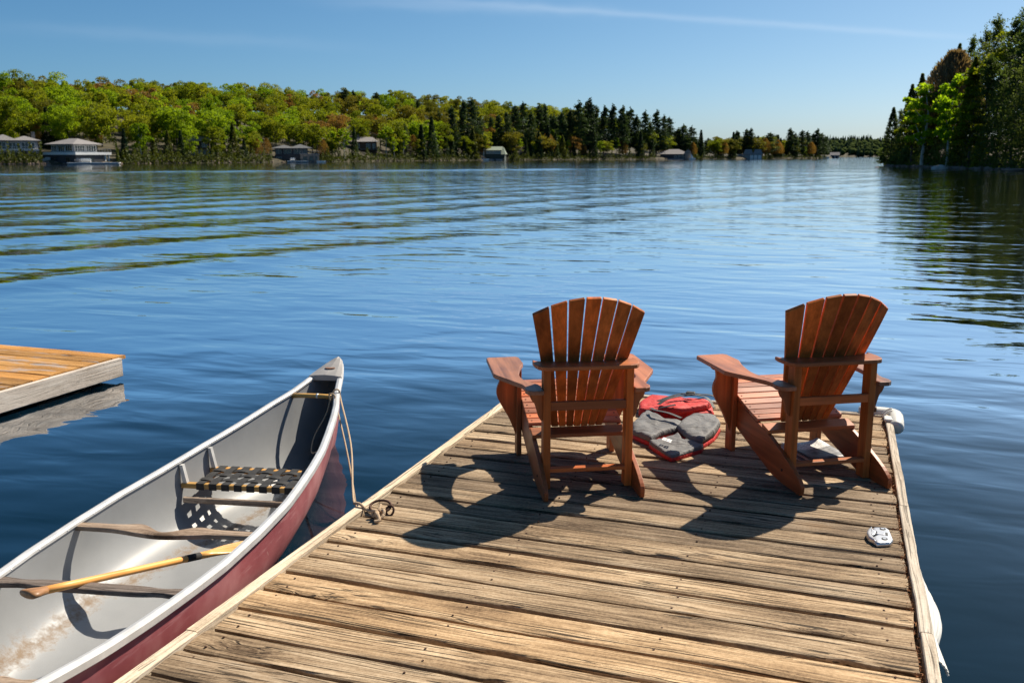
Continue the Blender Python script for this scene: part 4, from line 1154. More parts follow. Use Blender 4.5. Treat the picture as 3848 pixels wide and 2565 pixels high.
edge_board(0.388, 0.432, 4.905, 6.735, 4); edge_board(0.386, 0.431, 3.54, 4.90, 5); edge_board(0.388, 0.430, -0.8, 3.535, 6)
fb = MB(); fb.box(-2.158, 0.385, 6.684, 6.733, DZ - 0.19, DZ + 0.006)
link('front_board', fb.me(), M['rimx'], dock, bevel=0.004)
for xx in (-2.10, -1.25, -0.45, 0.31):
    b = MB(); b.box(xx - 0.02, xx + 0.02, -0.75, 6.65, DZ - 0.19, DZ - 0.045); link('joist', b.me(), M['frame'], dock)
for yy in (0.6, 3.2, 5.7):
    b = MB(); b.box(-2.0, 0.22, yy - 0.45, yy + 0.45, -0.16, DZ - 0.195); link('float_drum', b.me(), M['frame'], dock, bevel=0.03)
# needles and litter caught along the right edge
g = np.random.default_rng(77)
P = []
for q in range(2600):
    yy = g.uniform(2.2, 6.6)
    if g.random() > 0.35 + 0.65 * (math.sin(yy * 3.1) * 0.5 + 0.5): continue
    xx = 0.378 + g.normal() * 0.007 - abs(g.normal()) * 0.012
    P.append((xx, yy, DZ - 0.012 + abs(g.normal()) * 0.007))
P = np.array(P)
V, F = quads(P, 0.0042, 6.5, 0.0, np.tile([0.1, 0.4, 0.0], (len(P), 1)), g)
M['needles'] = plain('rusty_pine_needles', (0.26, 0.105, 0.035), 0.85, var=0.5, scale=14)
link('pine_needle_litter', np_mesh(V, F, 'needles'), M['needles'], label='rusty pine needles and dirt caught along the right edge of the dock', kind='stuff')

# cleat, ring, bumpers bolted to the dock
M['alu'] = plain('satin_aluminium', (0.62, 0.62, 0.63), 0.32, 0.9, 0.08, 20)
M['vinyl'] = plain('weathered_white_vinyl', (0.66, 0.64, 0.58), 0.45, 0, 0.10, 6)
M['blackhole'] = plain('recess_shade_black', (0.02, 0.02, 0.02), 0.6)  # solid black standing in for shade in the cleat slot and recesses
def pillow(outline, h, rings=6, base=0.0, flat=0.55, nz=0.0, seed=0.0, sub=4, droop=0.0):
    """soft cushion over a plan outline: steep rounded sides, gently domed top"""
    pts = []
    n0 = len(outline)
    for i in range(n0):
        a, b_, c, d = [Vector(outline[(i + k - 1) % n0]) for k in range(4)]
        for k in range(sub):
            t = k / sub
            lin = b_.lerp(c, t)
            cr = 0.5 * ((2 * b_) + (c - a) * t + (2 * a - 5 * b_ + 4 * c - d) * t * t + (3 * b_ - a - 3 * c + d) * t ** 3)
            pts.append(lin.lerp(cr, 0.22))
    n = len(pts)
    cen = sum(pts, Vector((0, 0))) / n
    v = [(p.x, p.y, base) for p in pts]
    f = []
    prof = []
    for r in range(1, rings + 1):
        t = r / rings
        prof.append((t * flat if r < rings else flat, None))
    levels = [(0.0, 0.3), (0.01, 0.65), (0.035, 0.9), (0.09, 1.0), (0.17, 1.02), (0.27, 1.03), (0.38, 1.04), (0.5, 1.04), (0.63, 1.04), (0.77, 1.04), (0.9, 1.04)]
    for ins, hh in levels:
        for p in pts:
            q = p.lerp(cen, ins)
            z = base + h * hh
            if nz and ins > 0.0:
                z += nz * (noise.noise(Vector((q.x * 8, q.y * 8, seed))) - 0.9 * max(0, 0.22 - abs(noise.noise(Vector((q.x * 7 + q.y * 4, q.y * 9, seed + 4))))) / 0.22 + 0.4 * noise.noise(Vector((q.x * 26, q.y * 26, seed + 9))))
            v.append((q.x, q.y, z))
    m = len(levels)
    for L in range(m):
        for k in range(n):
            f.append((L * n + k, L * n + (k + 1) % n, (L + 1) * n + (k + 1) % n, (L + 1) * n + k))
    v.append((cen.x, cen.y, base + h * 1.04)); ci = len(v) - 1
    for k in range(n): f.append((m * n + k, m * n + (k + 1) % n, ci))
    f.append(tuple(range(n - 1, -1, -1)))
    return fix_normals(mesh(v, f))
# folding cleat: a rounded cover plate with an inlaid hook
cl_ = [(0.262, 4.335), (0.320, 4.362), (0.334, 4.40), (0.322, 4.52), (0.306, 4.55), (0.255, 4.536), (0.246, 4.505), (0.272, 4.48), (0.268, 4.43), (0.246, 4.40), (0.250, 4.36)]
cl = link('dock_cleat', pillow(cl_, 0.022, base=DZ), M['alu'], dock, smooth=True, label='silver folding cleat with two round bolt heads')
hk = [(0.240, 4.37), (0.256, 4.345), (0.240, 4.40), (0.258, 4.435), (0.262, 4.478), (0.240, 4.505), (0.245, 4.53), (0.226, 4.49), (0.219, 4.44), (0.226, 4.39)]
link('cleat_hook', pillow(hk, 0.026, base=DZ), M['alu'], cl, smooth=True)
b = MB(); b.box(0.262, 0.300, 4.438, 4.470, DZ + 0.01, DZ + 0.0265); link('hook_tongue', b.me(), M['alu'], cl, bevel=0.004)
for cx, cy in ((0.296, 4.392), (0.292, 4.515)):
    b = MB(); b.tube([(cx + math.cos(a) * 0.011, cy + math.sin(a) * 0.011, DZ + 0.0235) for a in np.linspace(0, 2 * math.pi, 17)[:-1]], 0.0028, 6, closed=True)
    link('bolt_recess', fix_normals(b.me()), M['blackhole'], cl, smooth=True)
    b = MB(); b.prism([(math.cos(a) * 0.0085, math.sin(a) * 0.0085) for a in np.linspace(0, 2 * math.pi, 13)[:-1]], DZ + 0.01, DZ + 0.0255, lambda a, c, h, cx=cx, cy=cy: (cx + a, cy + c, h)); link('bolt_head', fix_normals(b.me()), M['alu'], cl)
b = MB(); b.box(0.302, 0.312, 4.438, 4.470, DZ + 0.005, DZ + 0.0245); link('hook_slot', b.me(), M['blackhole'], cl)
# corner bumper: white elbow hugging the far right corner
cbx = spline([(0.22, 6.752, DZ + 0.0), (0.30, 6.755, DZ + 0.0), (0.40, 6.752, DZ + 0.0), (0.452, 6.72, DZ + 0.0), (0.458, 6.64, DZ + 0.0), (0.455, 6.55, DZ + 0.0), (0.452, 6.47, DZ - 0.02)], 6)
b = MB(); b.tube(cbx, [0.036] + [0.048] * (len(cbx) - 2) + [0.034], 14, flat=1.0)
me = fix_normals(b.me())
cb = link('corner_bumper', me, M['vinyl'], dock, smooth=True, label='white moulded vinyl bumper round the far right corner')
b = MB()
for k in range(2): b.tube(spline([(0.372, 6.69 - k * 0.06, DZ + 0.012), (0.40, 6.70 - k * 0.06, DZ + 0.044), (0.43, 6.70 - k * 0.06, DZ + 0.058)], 5), 0.007, 6)
link('bumper_rib', fix_normals(b.me()), M['vinyl'], cb, smooth=True)
b = MB(); b.box(0.285, 0.335, 6.70, 6.762, DZ + 0.02, DZ + 0.058); link('bumper_slot', b.me(), M['rust_metal'], cb, bevel=0.012)
b = MB(); b.box(0.375, 0.455, 6.50, 6.60, DZ + 0.012, DZ + 0.034); link('bumper_tab', b.me(), M['vinyl'], cb, bevel=0.012, seg=3)
# side bumper: curved ribbed vinyl strip peeling off the right edge
v = []; f = []
n = 28; m = 9
for i in range(n + 1):
    t = i / n; yy = 4.19 - t * 0.84
    bulge = 0.052 * math.sin(min(1, max(0, (t - 0.12) / 0.62)) * math.pi) ** 0.8 if t < 0.74 else 0.022 * (t - 0.74) / 0.26
    zt = DZ + 0.004 - 0.02 * (1 - min(1, t / 0.25))
    for k in range(m + 1):
        c = k / m
        xx = 0.436 + bulge * math.sin(c * math.pi * 0.62) + 0.004 * (k % 2)
        zz = zt - c * (0.10 if t < 0.78 else 0.05)
        v.append((xx + (0.012 if t > 0.78 else 0) * c, yy, zz))
for i in range(n):
    for k in range(m):
        a = i * (m + 1) + k; f.append((a, a + 1, a + m + 2, a + m + 1))
sb = link('side_bumper', mesh(v, f), M['vinyl'], dock, smooth=False, label='torn white ribbed vinyl bumper peeling off the near right edge')
so = sb.modifiers.new('thick', 'SOLIDIFY'); so.thickness = 0.006; so.offset = 1
# iron mooring ring on the left edge
ring = empty('mooring_ring'); ring.parent = dock; ring['label'] = 'rusty iron mooring ring at the left edge'
b = MB(); c0 = Vector((-2.075, 3.985, DZ + 0.03))
b.tube([c0 + Vector((math.cos(a) * 0.055, math.sin(a) * 0.042, 0.016 * math.sin(a))) for a in np.linspace(0, 2 * math.pi, 25)[:-1]], 0.0065, 8, closed=True)
link('ring', fix_normals(b.me()), M['rust_metal'], ring, smooth=True)
b = MB(); c1 = Vector((-2.018, 3.975, DZ + 0.018))
b.tube([c1 + Vector((math.cos(a) * 0.02, 0.012 * math.sin(a), math.sin(a) * 0.022)) for a in np.linspace(0, 2 * math.pi, 17)[:-1]], 0.006, 8, closed=True)
link('eye_bolt', fix_normals(b.me()), M['rust_metal'], ring, smooth=True)

# ------------------------------------------------------------------ second dock at the left
dock2 = empty('wooden_dock', (0, 0, 0), label='yellow stained dock with pale side board at the left edge', cat='dock')
D2Z = 0.20
y = 6.80
for k in range(9):
    y1 = y; y0 = y - 0.178
    L = 4.6
    me = plank_mesh(L, y1 - y0 - 0.007, 0.034, 100 + k, 0.0025, 30, 0.004)
    link('plank', me, M['newplank'], dock2, loc=(-6.105 - L / 2 - gr.uniform(0, 0.012), (y0 + y1) / 2, D2Z + 0.012 + gr.uniform(-0.002, 0.002)), rot=(0, 0, gr.uniform(-0.002, 0.002)))
    y = y0
b = MB(); b.box(-6.104, -6.062, 5.0, 6.70, 0.035, D2Z + 0.002)
link('side_board', b.me(), M['fascia'], dock2, bevel=0.005)
b = MB(); b.box(-10.6, -6.11, 6.62, 6.66, 0.04, D2Z - 0.025); link('end_board', b.me(), M['fascia'], dock2)
for yy in (5.4, 6.2):
    b = MB(); b.box(-10.4, -6.25, yy - 0.3, yy + 0.3, -0.15, D2Z - 0.03); link('float_drum', b.me(), M['frame'], dock2)

# ------------------------------------------------------------------ canoe
canoe = empty('canoe', (CO.x, CO.y, 0), CANG, label='maroon canoe with pale grey inside tied to the left side of the dock', cat='canoe')
def hull_mesh(inset, flip):
    ss = sorted(set([round(s, 3) for s in list(np.linspace(-2.5, 2.5, 81)) + [2.4, 2.45, -2.4, -2.45]]))
    vv = [0, 0.015, 0.04, 0.08, 0.14, 0.22, 0.32, 0.44, 0.57, 0.7, 0.83, 0.93, 1.0]
    v = []; f = []
    row = [(-1, q) for q in vv[::-1]] + [(1, q) for q in vv[1:]]
    for s in ss:
        for sg, q in row:
            x, z = c_sec(s, q, inset); v.append((sg * x, s * (1 if inset == 0 else 0.997), z))
    m = len(row)
    for i in range(len(ss) - 1):
        for k in range(m - 1):
            a = i * m + k; q = (a, a + 1, a + m + 1, a + m); f.append(q if flip else q[::-1])
    return mesh(v, f)
def hull_paint():
    b = MatB('scratched_maroon_hull'); v = b.coords((1, 1, 1), False)
    a = b.noise(v, 3.0, 5)
    col = b.ramp(a, [(0.3, (0.19, 0.036, 0.045)), (0.52, (0.31, 0.085, 0.092)), (0.74, (0.46, 0.21, 0.21))])
    sc = b.noise(b.coords((14, 3.5, 40), False), 1.0, 7, 0.7)
    s = b.ramp(sc, [(0.55, G1), (0.68, W1)])
    col = b.mix(b.math('MULTIPLY', s, 0.5), col, (0.50, 0.25, 0.25))
    sc2 = b.noise(b.coords((40, 9, 9), False), 1.0, 4, 0.7, 1.5)
    col = b.mix(b.math('MULTIPLY', b.ramp(sc2, [(0.66, G1), (0.70, W1)]), 0.45), col, (0.55, 0.36, 0.34))
    b.color(col); b.set(Roughness=0.55, Specular_IOR_Level=0.35)
    return b.m
def liner_paint():
    b = MatB('grey_woven_liner'); v = b.coords((1, 1, 1), False)
    a = b.noise(v, 2.2, 4)
    col = b.ramp(a, [(0.3, (0.235, 0.243, 0.25)), (0.7, (0.305, 0.313, 0.32))])
    wv = b.n('ShaderNodeTexChecker'); wv.inputs['Scale'].default_value = 190; b.l(b.coords((1, 1, 1), False), wv.inputs[0])
    wx = b.n('ShaderNodeTexWave', wave_type='BANDS', bands_direction='Y'); wx.inputs['Scale'].default_value = 70; b.l(v, wx.inputs[0])
    col = b.mix(b.math('MULTIPLY', wx.outputs['Fac'], 0.10), col, (0.36, 0.37, 0.38))
    sx = b.n('ShaderNodeSeparateXYZ'); b.l(v, sx.inputs[0])
    # trodden sand along the keel line and scattered grit
    drift = b.math('ADD', b.math('MULTIPLY', b.math('MINIMUM', b.math('MAXIMUM', b.math('SUBTRACT', 1.3, sx.outputs[1]), 0.0), 1.3), 0.235), 0.02)
    ctr = b.math('ABSOLUTE', b.math('ADD', b.math('ADD', sx.outputs[0], drift), b.math('MULTIPLY', b.math('SUBTRACT', b.noise(b.coords((0.1, 3, 1), False), 1.0, 3), 0.5), 0.10)))
    band = b.ramp(b.math('DIVIDE', ctr, 0.2), [(0.0, (0.72,) * 3), (0.22, (0.40,) * 3), (0.38, (0.08,) * 3), (1.0, G1)])
    grit = b.noise(b.coords((34, 20, 14), False), 1.0, 7, 0.75)
    gm = b.ramp(b.math('ADD', b.math('MULTIPLY', band, 0.34), b.math('MULTIPLY', grit, 0.72)), [(0.47, G1), (0.66, W1)])
    low = b.ramp(sx.outputs[2], [(0.05, W1), (0.09, G1)])
    gm = b.math('MULTIPLY', gm, low)
    col = b.mix(b.math('MULTIPLY', gm, 0.8), col, (0.20, 0.125, 0.06))
    spot = b.ramp(b.noise(v, 34, 5, 0.7), [(0.66, G1), (0.72, W1)])
    col = b.mix(b.math('MULTIPLY', spot, 0.4), col, (0.36, 0.27, 0.16))
    b.color(col); b.set(Roughness=0.36, Specular_IOR_Level=0.5)
    b.l(b.math('ADD', b.math('MULTIPLY', gm, 0.45), 0.36), b.p.inputs['Roughness'])
    h = b.math('ADD', b.math('MULTIPLY', wx.outputs['Fac'], 0.0006), b.math('MULTIPLY', gm, 0.0007))
    b.bump(h, 0.6, 1.0)
    return b.m
M['hullpaint'] = hull_paint(); M['liner'] = liner_paint()
M['gunwale'] = plain('worn_aluminium_gunwale', (0.62, 0.615, 0.60), 0.38, 0.25, 0.14, 12)
M['deckmetal'] = plain('dull_deck_plate', (0.34, 0.325, 0.31), 0.55, 0.3, 0.2, 9)
M['ash'] = weathered('grey_weathered_ash', (0.14, 0.105, 0.08), (0.27, 0.215, 0.175), (0.40, 0.34, 0.29), 0, 0.5)
M['varnish'] = stained('honey_varnished_ash', (0.62, 0.33, 0.09), 0, 0.3)
M['varnishy'] = stained('honey_varnished_paddle', (0.68, 0.40, 0.14), 1, 0.3)
M['webbing'] = plain('black_seat_webbing', (0.022, 0.021, 0.02), 0.7, 0, 0.3, 60)
link('hull', hull_mesh(0, True), M['hullpaint'], canoe, smooth=True)
link('liner', hull_mesh(0.012, False), M['liner'], canoe, smooth=True)
for sg in (1, -1):
    # rounded aluminium extrusion along the rim
    ss = np.linspace(-2.46, 2.46, 90)
    prof = [(-0.021, -0.004), (-0.021, 0.010), (-0.014, 0.017), (0.002, 0.020), (0.014, 0.016), (0.020, 0.008), (0.020, -0.020), (0.009, -0.021), (0.009, -0.004)]
    v = []; f = []
    for s in ss:
        x, z = c_sec(s, 1.0)
        for dx, dz in prof: v.append((sg * (max(x, 0.022) + dx), s, z + dz))
    m = len(prof)
    for i in range(len(ss) - 1):
        for k in range(m):
            f.append((i * m + k, i * m + (k + 1) % m, (i + 1) * m + (k + 1) % m, (i + 1) * m + k))
    f += [tuple(range(m)), tuple((len(ss) - 1) * m + k for k in range(m))]
    gw = link('gunwale', fix_normals(mesh(v, f)), M['gunwale'], canoe, smooth=False, bevel=0.003)
    b = MB()
    for s in np.arange(-2.2, 2.2, 0.21):
        x, z = c_sec(s, 1.0); xx = sg * (x - 0.0215)
        b.add([(xx, s + math.cos(a) * 0.004, z + 0.004 + math.sin(a) * 0.004) for a in np.linspace(0, 6.28, 7)[:-1]] + [(xx - sg * 0.003, s, z + 0.004)], [(k, (k + 1) % 6, 6) for k in range(6)])
    link('rivets', fix_normals(b.me()), M['alu'], gw, kind='stuff')
# deck plates at both ends
for e in (1, -1):
    v = []; f = []
    rows_ = np.linspace(2.22, 2.515, 9)
    for s in rows_:
        w = max(0.024, c_w(s) + 0.016) if s < 2.5 else 0.014
        z = c_z(s) + 0.024
        for q in (-1, -0.6, 0, 0.6, 1): v.append((q * w, e * s, z + 0.012 * (1 - q * q)))
        for q in (1, -1): v.append((q * w, e * s, z - 0.03))
    for i in range(len(rows_) - 1):
        for k in range(7): f.append((i * 7 + k, i * 7 + (k + 1) % 7, i * 7 + 7 + (k + 1) % 7, i * 7 + 7 + k))
    f += [tuple(range(7)), tuple((len(rows_) - 1) * 7 + k for k in range(7))]
    dp = link('deck_plate', fix_normals(mesh(v, f)), M['deckmetal'], canoe, smooth=False, bevel=0.004)
    b = MB(); b.prism([(math.cos(a) * 0.036, math.sin(a) * 0.024) for a in np.linspace(0, 6.283, 21)[:-1]], 0, 0.004, lambda a, c, h, e=e: (a, e * 2.33 + c, c_z(2.33) + 0.0345 + h))
    link('oval_badge', fix_normals(b.me()), plain('copper_badge', (0.30, 0.16, 0.09), 0.5, 0.4) if e > 0 else bpy.data.materials['copper_badge'], dp)
def bar(pts, wy, hz, zof=0.0):        # wooden bar across the canoe: outline in (x, y) of its near and far edge
    pass
# carrying handle near the bow
x = c_w(1.985) - 0.012
b = MB(); b.tube([(-x, 1.985, c_z(1.985) - 0.012), (-x * 0.4, 1.985, c_z(1.985) - 0.008), (x * 0.4, 1.985, c_z(1.985) - 0.008), (x, 1.985, c_z(1.985) - 0.012)], [0.017, 0.0155, 0.0155, 0.017], 10)
ch = link('carry_handle', fix_normals(b.me()), M['varnish'], canoe, smooth=True)
b = MB(); b.tube([(0.02, 1.985, c_z(1.985) - 0.008), (0.034, 1.985, c_z(1.985) - 0.008)], 0.0168, 10); link('tape_band', fix_normals(b.me()), M['gunwale'], ch, smooth=True)
def thwart(name, s, shape, mat, z=None, th=0.022):
    """flat crosspiece; shape: list of (fraction across, near edge, far edge)"""
    X = c_w(s) - 0.013; z = c_z(s) - 0.004 if z is None else z
    v = []; f = []
    for fr, a, c in shape:
        for yy in (a, (a + c) / 2, c):
            v.append((fr * X, s + yy, z + (0.004 if yy == (a + c) / 2 else 0)))
        for yy in (c, (a + c) / 2, a): v.append((fr * X, s + yy, z - th))
    m = 6
    for i in range(len(shape) - 1):
        for k in range(m): f.append((i * m + k, i * m + (k + 1) % m, i * m + m + (k + 1) % m, i * m + m + k))
    f += [tuple(range(m)), tuple((len(shape) - 1) * m + k for k in range(m))]
    return link(name, fix_normals(mesh(v, f)), M[mat], canoe, bevel=0.004)
yk = []
for fr in np.linspace(-1, 1, 41):
    a = abs(fr)
    far = 0.028 + 0.020 * math.exp(-((a - 0.33) / 0.13) ** 2) - 0.060 * math.exp(-(a / 0.17) ** 2)
    near = -0.028 - 0.010 * math.exp(-((a - 0.33) / 0.2) ** 2) - 0.045 * math.exp(-(a / 0.30) ** 2)
    yk.append((fr, near, far))
thwart('yoke', 0.0, yk, 'ash')
tw = []
for fr in np.linspace(-1, 1, 25):
    a = abs(fr); w = 0.032 - 0.012 * math.exp(-((a - 0.72) / 0.14) ** 2)
    tw.append((fr, -w, w))
thwart('thwart', -0.60, tw, 'ash')
thwart('thwart', -1.35, tw, 'ash')
def seat(sc, d):
    st = empty('seat', (0, 0, 0)); st.parent = canoe
    zs = c_z(sc) - 0.135
    bars = []
    for yy in (sc - d, sc + d):
        X = c_sec(yy, (zs - c_b(yy)) / (c_z(yy) - c_b(yy)))[0] - 0.016
        b = MB(); b.box(-X, X, yy - 0.018, yy + 0.018, zs - 0.018, zs + 0.012); link('seat_bar', b.me(), M['varnish'], st, bevel=0.006)
        for sg in (-1, 1):
            xw, zw = c_sec(yy, 0.93)
            b = MB(); b.prism([(sg * (X - 0.036), zs + 0.013), (sg * (X - 0.012), zs + 0.013), (sg * (xw - 0.016), c_z(yy) - 0.012), (sg * (xw - 0.034), c_z(yy) - 0.012)], yy - 0.014, yy + 0.014, lambda a, c, h: (a, h, c))
            link('seat_hanger', fix_normals(b.me()), M['gunwale'], st)
    Xs = min(c_w(sc - d), c_w(sc + d)) * 0.72
    xs = np.linspace(-Xs, Xs, 8)
    for i, xx in enumerate(xs):            # straps front to back, wrapped over the bars
        w = 0.023
        b = MB()
        n = 17; v = []; f = []
        path = [(sc - d - 0.020, zs - 0.021)]
        for k in range(n):
            t = k / (n - 1); yy = sc - d - 0.0195 + t * (2 * d + 0.039)
            wv = 0.0035 * math.cos(math.pi * ((t * 4) + i)) if 0.12 < t < 0.88 else 0.0
            path.append((yy, zs + 0.0145 + wv))
        path.append((sc + d + 0.020, zs - 0.021))
        for yy, zz in path: v += [(xx - w, yy, zz), (xx + w, yy, zz), (xx + w, yy, zz + 0.0022), (xx - w, yy, zz + 0.0022)]
        for k in range(len(path) - 1):
            for c in range(4): f.append((k * 4 + c, k * 4 + (c + 1) % 4, k * 4 + 4 + (c + 1) % 4, k * 4 + 4 + c))
        f += [(0, 1, 2, 3), tuple((len(path) - 1) * 4 + c for c in (3, 2, 1, 0))]
        link('webbing_strap', fix_normals(mesh(v, f)), M['webbing'], st)
    for i, yy in enumerate(np.linspace(sc - d + 0.055, sc + d - 0.055, 3)):   # straps side to side
        v = []; f = []
        path = []
        for k in range(33):
            t = k / 32; xx = -Xs - 0.03 + t * (2 * Xs + 0.06)
            path.append((xx, zs + 0.0145 - 0.0048 * math.cos(math.pi * ((xx + Xs) / (2 * Xs / 7) + i + 1))))
        for xx, zz in path: v += [(xx, yy - 0.021, zz), (xx, yy + 0.021, zz), (xx, yy + 0.021, zz + 0.0022), (xx, yy - 0.021, zz + 0.0022)]
        for k in range(len(path) - 1):
            for c in range(4): f.append((k * 4 + c, k * 4 + (c + 1) % 4, k * 4 + 4 + (c + 1) % 4, k * 4 + 4 + c))
        f += [(0, 1, 2, 3), tuple((len(path) - 1) * 4 + c for c in (3, 2, 1, 0))]
        link('webbing_strap', fix_normals(mesh(v, f)), M['webbing'], st)
    for sg in (-1, 1):
        b = MB(); b.box(min(sg * Xs, sg * (Xs + 0.03)), max(sg * Xs, sg * (Xs + 0.03)), sc - d + 0.019, sc + d - 0.019, zs - 0.012, zs + 0.010); link('side_bar', b.me(), M['varnish'], st)
    return st
seat(1.0, 0.135)
thwart('thwart', 0.80, [(-0.86, -0.012, 0.012), (0.93, -0.012, 0.012)], 'ash', c_z(0.8) - 0.175, 0.03)

# paddle resting on the thwart, blade on the hull bottom under the yoke
A0 = Vector((-2.805, 2.515, 0.375)); A1 = Vector((-2.63, 3.92, 0.060))
pd = empty('paddle', A0, 0, label='honey coloured wooden paddle with dark tape lying inside the canoe', cat='paddle')
d = (A1 - A0); Lp = d.length
pd.rotation_euler = d.to_track_quat('Y', 'Z').to_euler()
b = MB(); b.tube([(0, y_, 0) for y_ in (0.05, 0.2, 0.5, 0.8, 0.95)], [0.0165, 0.0155, 0.0155, 0.0155, 0.017], 12); link('shaft', fix_normals(b.me()), M['varnishy'], pd, smooth=True)
b = MB(); b.tube([(0, 0.80, 0), (0, 0.885, 0)], 0.0168, 12); link('tape_band', fix_normals(b.me()), M['webbing'], pd, smooth=True)
v = []; f = []
gp = [(-0.012, 0.036, 0.012), (-0.004, 0.047, 0.017), (0.02, 0.043, 0.0165), (0.045, 0.030, 0.0165), (0.075, 0.017, 0.0165)]
for yy, w, h in gp:
    for a in np.linspace(0, 2 * math.pi, 15)[:-1]: v.append((math.cos(a) * w, yy, math.sin(a) * h))
for i in range(len(gp) - 1):
    for k in range(14): f.append((i * 14 + k, i * 14 + (k + 1) % 14, i * 14 + 14 + (k + 1) % 14, i * 14 + 14 + k))
f += [tuple(range(14)), tuple((len(gp) - 1) * 14 + k for k in range(14))]
link('grip', fix_normals(mesh(v, f)), stained('worn_paddle_grip', (0.36, 0.17, 0.07), 1, 0.4), pd, smooth=True)
v = []; f = []
bl = [(0.88, 0.016, 0.016), (0.95, 0.026, 0.015), (1.03, 0.055, 0.010), (1.12, 0.075, 0.006), (1.25, 0.080, 0.005), (1.36, 0.074, 0.004), (1.42, 0.058, 0.004), (1.45, 0.03, 0.003)]
for yy, w, h in bl:
    for a in np.linspace(0, 2 * math.pi, 17)[:-1]: v.append((math.cos(a) * w, yy, math.sin(a) * h))
for i in range(len(bl) - 1):
    for k in range(16): f.append((i * 16 + k, i * 16 + (k + 1) % 16, i * 16 + 16 + (k + 1) % 16, i * 16 + 16 + k))
f += [tuple(range(16)), tuple((len(bl) - 1) * 16 + k for k in range(16))]
link('blade', fix_normals(mesh(v, f)), M['varnishy'], pd, smooth=True)

# rope from the bow handle to the ring
def ropemat():
    b = MatB('braided_tan_rope'); v = b.coords((1, 1, 1), False)
    w = b.n('ShaderNodeTexWave', wave_type='BANDS', bands_direction='DIAGONAL'); w.inputs['Scale'].default_value = 110; b.l(v, w.inputs[0])
    b.color(b.ramp(w.outputs['Fac'], [(0.2, (0.33, 0.22, 0.13)), (0.7, (0.60, 0.45, 0.30))])); b.set(Roughness=0.9)
    b.bump(w.outputs['Fac'], 0.5, 0.002); return b.m
M['rope'] = ropemat()
def cpt(x, s, z): q = c_world(x, s); return (q[0], q[1], z)
xg = c_w(1.985)
b = MB()
zg = c_z(1.985)
b.tube(spline([cpt(xg - 0.03, 1.96, zg - 0.02), cpt(xg - 0.02, 1.99, zg + 0.03), cpt(xg + 0.015, 1.99, zg + 0.034), cpt(xg + 0.034, 1.97, zg - 0.03), (-2.62, 4.68, 0.345), (-2.36, 4.22, 0.262), (-2.232, 4.0, 0.272)], 8), 0.0055, 7)
b.tube(spline([cpt(xg - 0.03, 1.94, zg - 0.03), cpt(xg - 0.02, 1.90, zg + 0.028), cpt(xg + 0.02, 1.88, zg + 0.03), cpt(xg + 0.035, 1.87, zg - 0.03), (-2.70, 4.78, 0.24), (-2.50, 4.50, 0.05), (-2.46, 4.44, -0.05)], 8), 0.005, 7)
b.tube(spline([(-2.232, 4.0, 0.272), (-2.19, 3.985, 0.278), (-2.15, 3.97, DZ + 0.012), (-2.10, 3.945, DZ + 0.014), (-2.06, 3.93, DZ + 0.03), (-2.065, 3.97, DZ + 0.045)], 8), 0.0075, 7)
kc = Vector((-2.045, 3.90, DZ + 0.026))
b.tube([kc + Vector((math.cos(t) * 0.024 + 0.006 * math.cos(3 * t), math.sin(t) * 0.022 + 0.01 * math.sin(2 * t), 0.014 * math.sin(3 * t))) for t in np.linspace(0, 4 * math.pi, 60)], 0.0085, 7)
b.tube(spline([kc + Vector((0.0, -0.01, 0.01)), kc + Vector((0.02, -0.035, 0.0)), kc + Vector((0.03, -0.05, -0.012)), kc + Vector((0.012, -0.065, -0.014))], 8), 0.0085, 7)
link('mooring_rope', fix_normals(b.me()), M['rope'], smooth=True, label='tan rope from the canoe bow knotted at the iron ring on the dock', cat='rope')
b = MB(); b.tube(spline([cpt(xg - 0.04, 1.97, zg - 0.03), cpt(xg - 0.06, 1.93, zg - 0.12), cpt(xg - 0.11, 1.84, zg - 0.24), cpt(xg - 0.09, 1.72, zg - 0.31), cpt(xg - 0.03, 1.68, zg - 0.29)], 8), 0.0045, 7)
link('mooring_rope', fix_normals(b.me()), M['rope'], smooth=True, label='thin rope end hanging in a loop inside the canoe bow', cat='rope')

# ------------------------------------------------------------------ the two deck chairs
def yz_prism(pts, x0, x1):          # outline in the (y, z) plane, extruded across x
    b = MB(); b.prism(pts, x0, x1, lambda a, c, h: (h, a, c)); return fix_normals(b.me())
def xy_prism(pts, z0, z1, zf=None):
    b = MB(); b.prism(pts, z0, z1, lambda a, c, h: (a, c, h)); return fix_normals(b.me())
def xz_prism(pts, y0, y1):
    b = MB(); b.prism(pts, y0, y1, lambda a, c, h: (a, h, c)); return fix_normals(b.me())
def smooth_outline(pts, n=4):
    P = [Vector(p) for p in pts]; out = []; m = len(P)
    for i in range(m):
        a, b_, c, d = P[i - 1], P[i], P[(i + 1) % m], P[(i + 2) % m]
        for k in range(n):
            t = k / n
            q = 0.5 * ((2 * b_) + (c - a) * t + (2 * a - 5 * b_ + 4 * c - d) * t * t + (3 * b_ - a - 3 * c + d) * t ** 3)
            out.append((q.x, q.y))
    return out
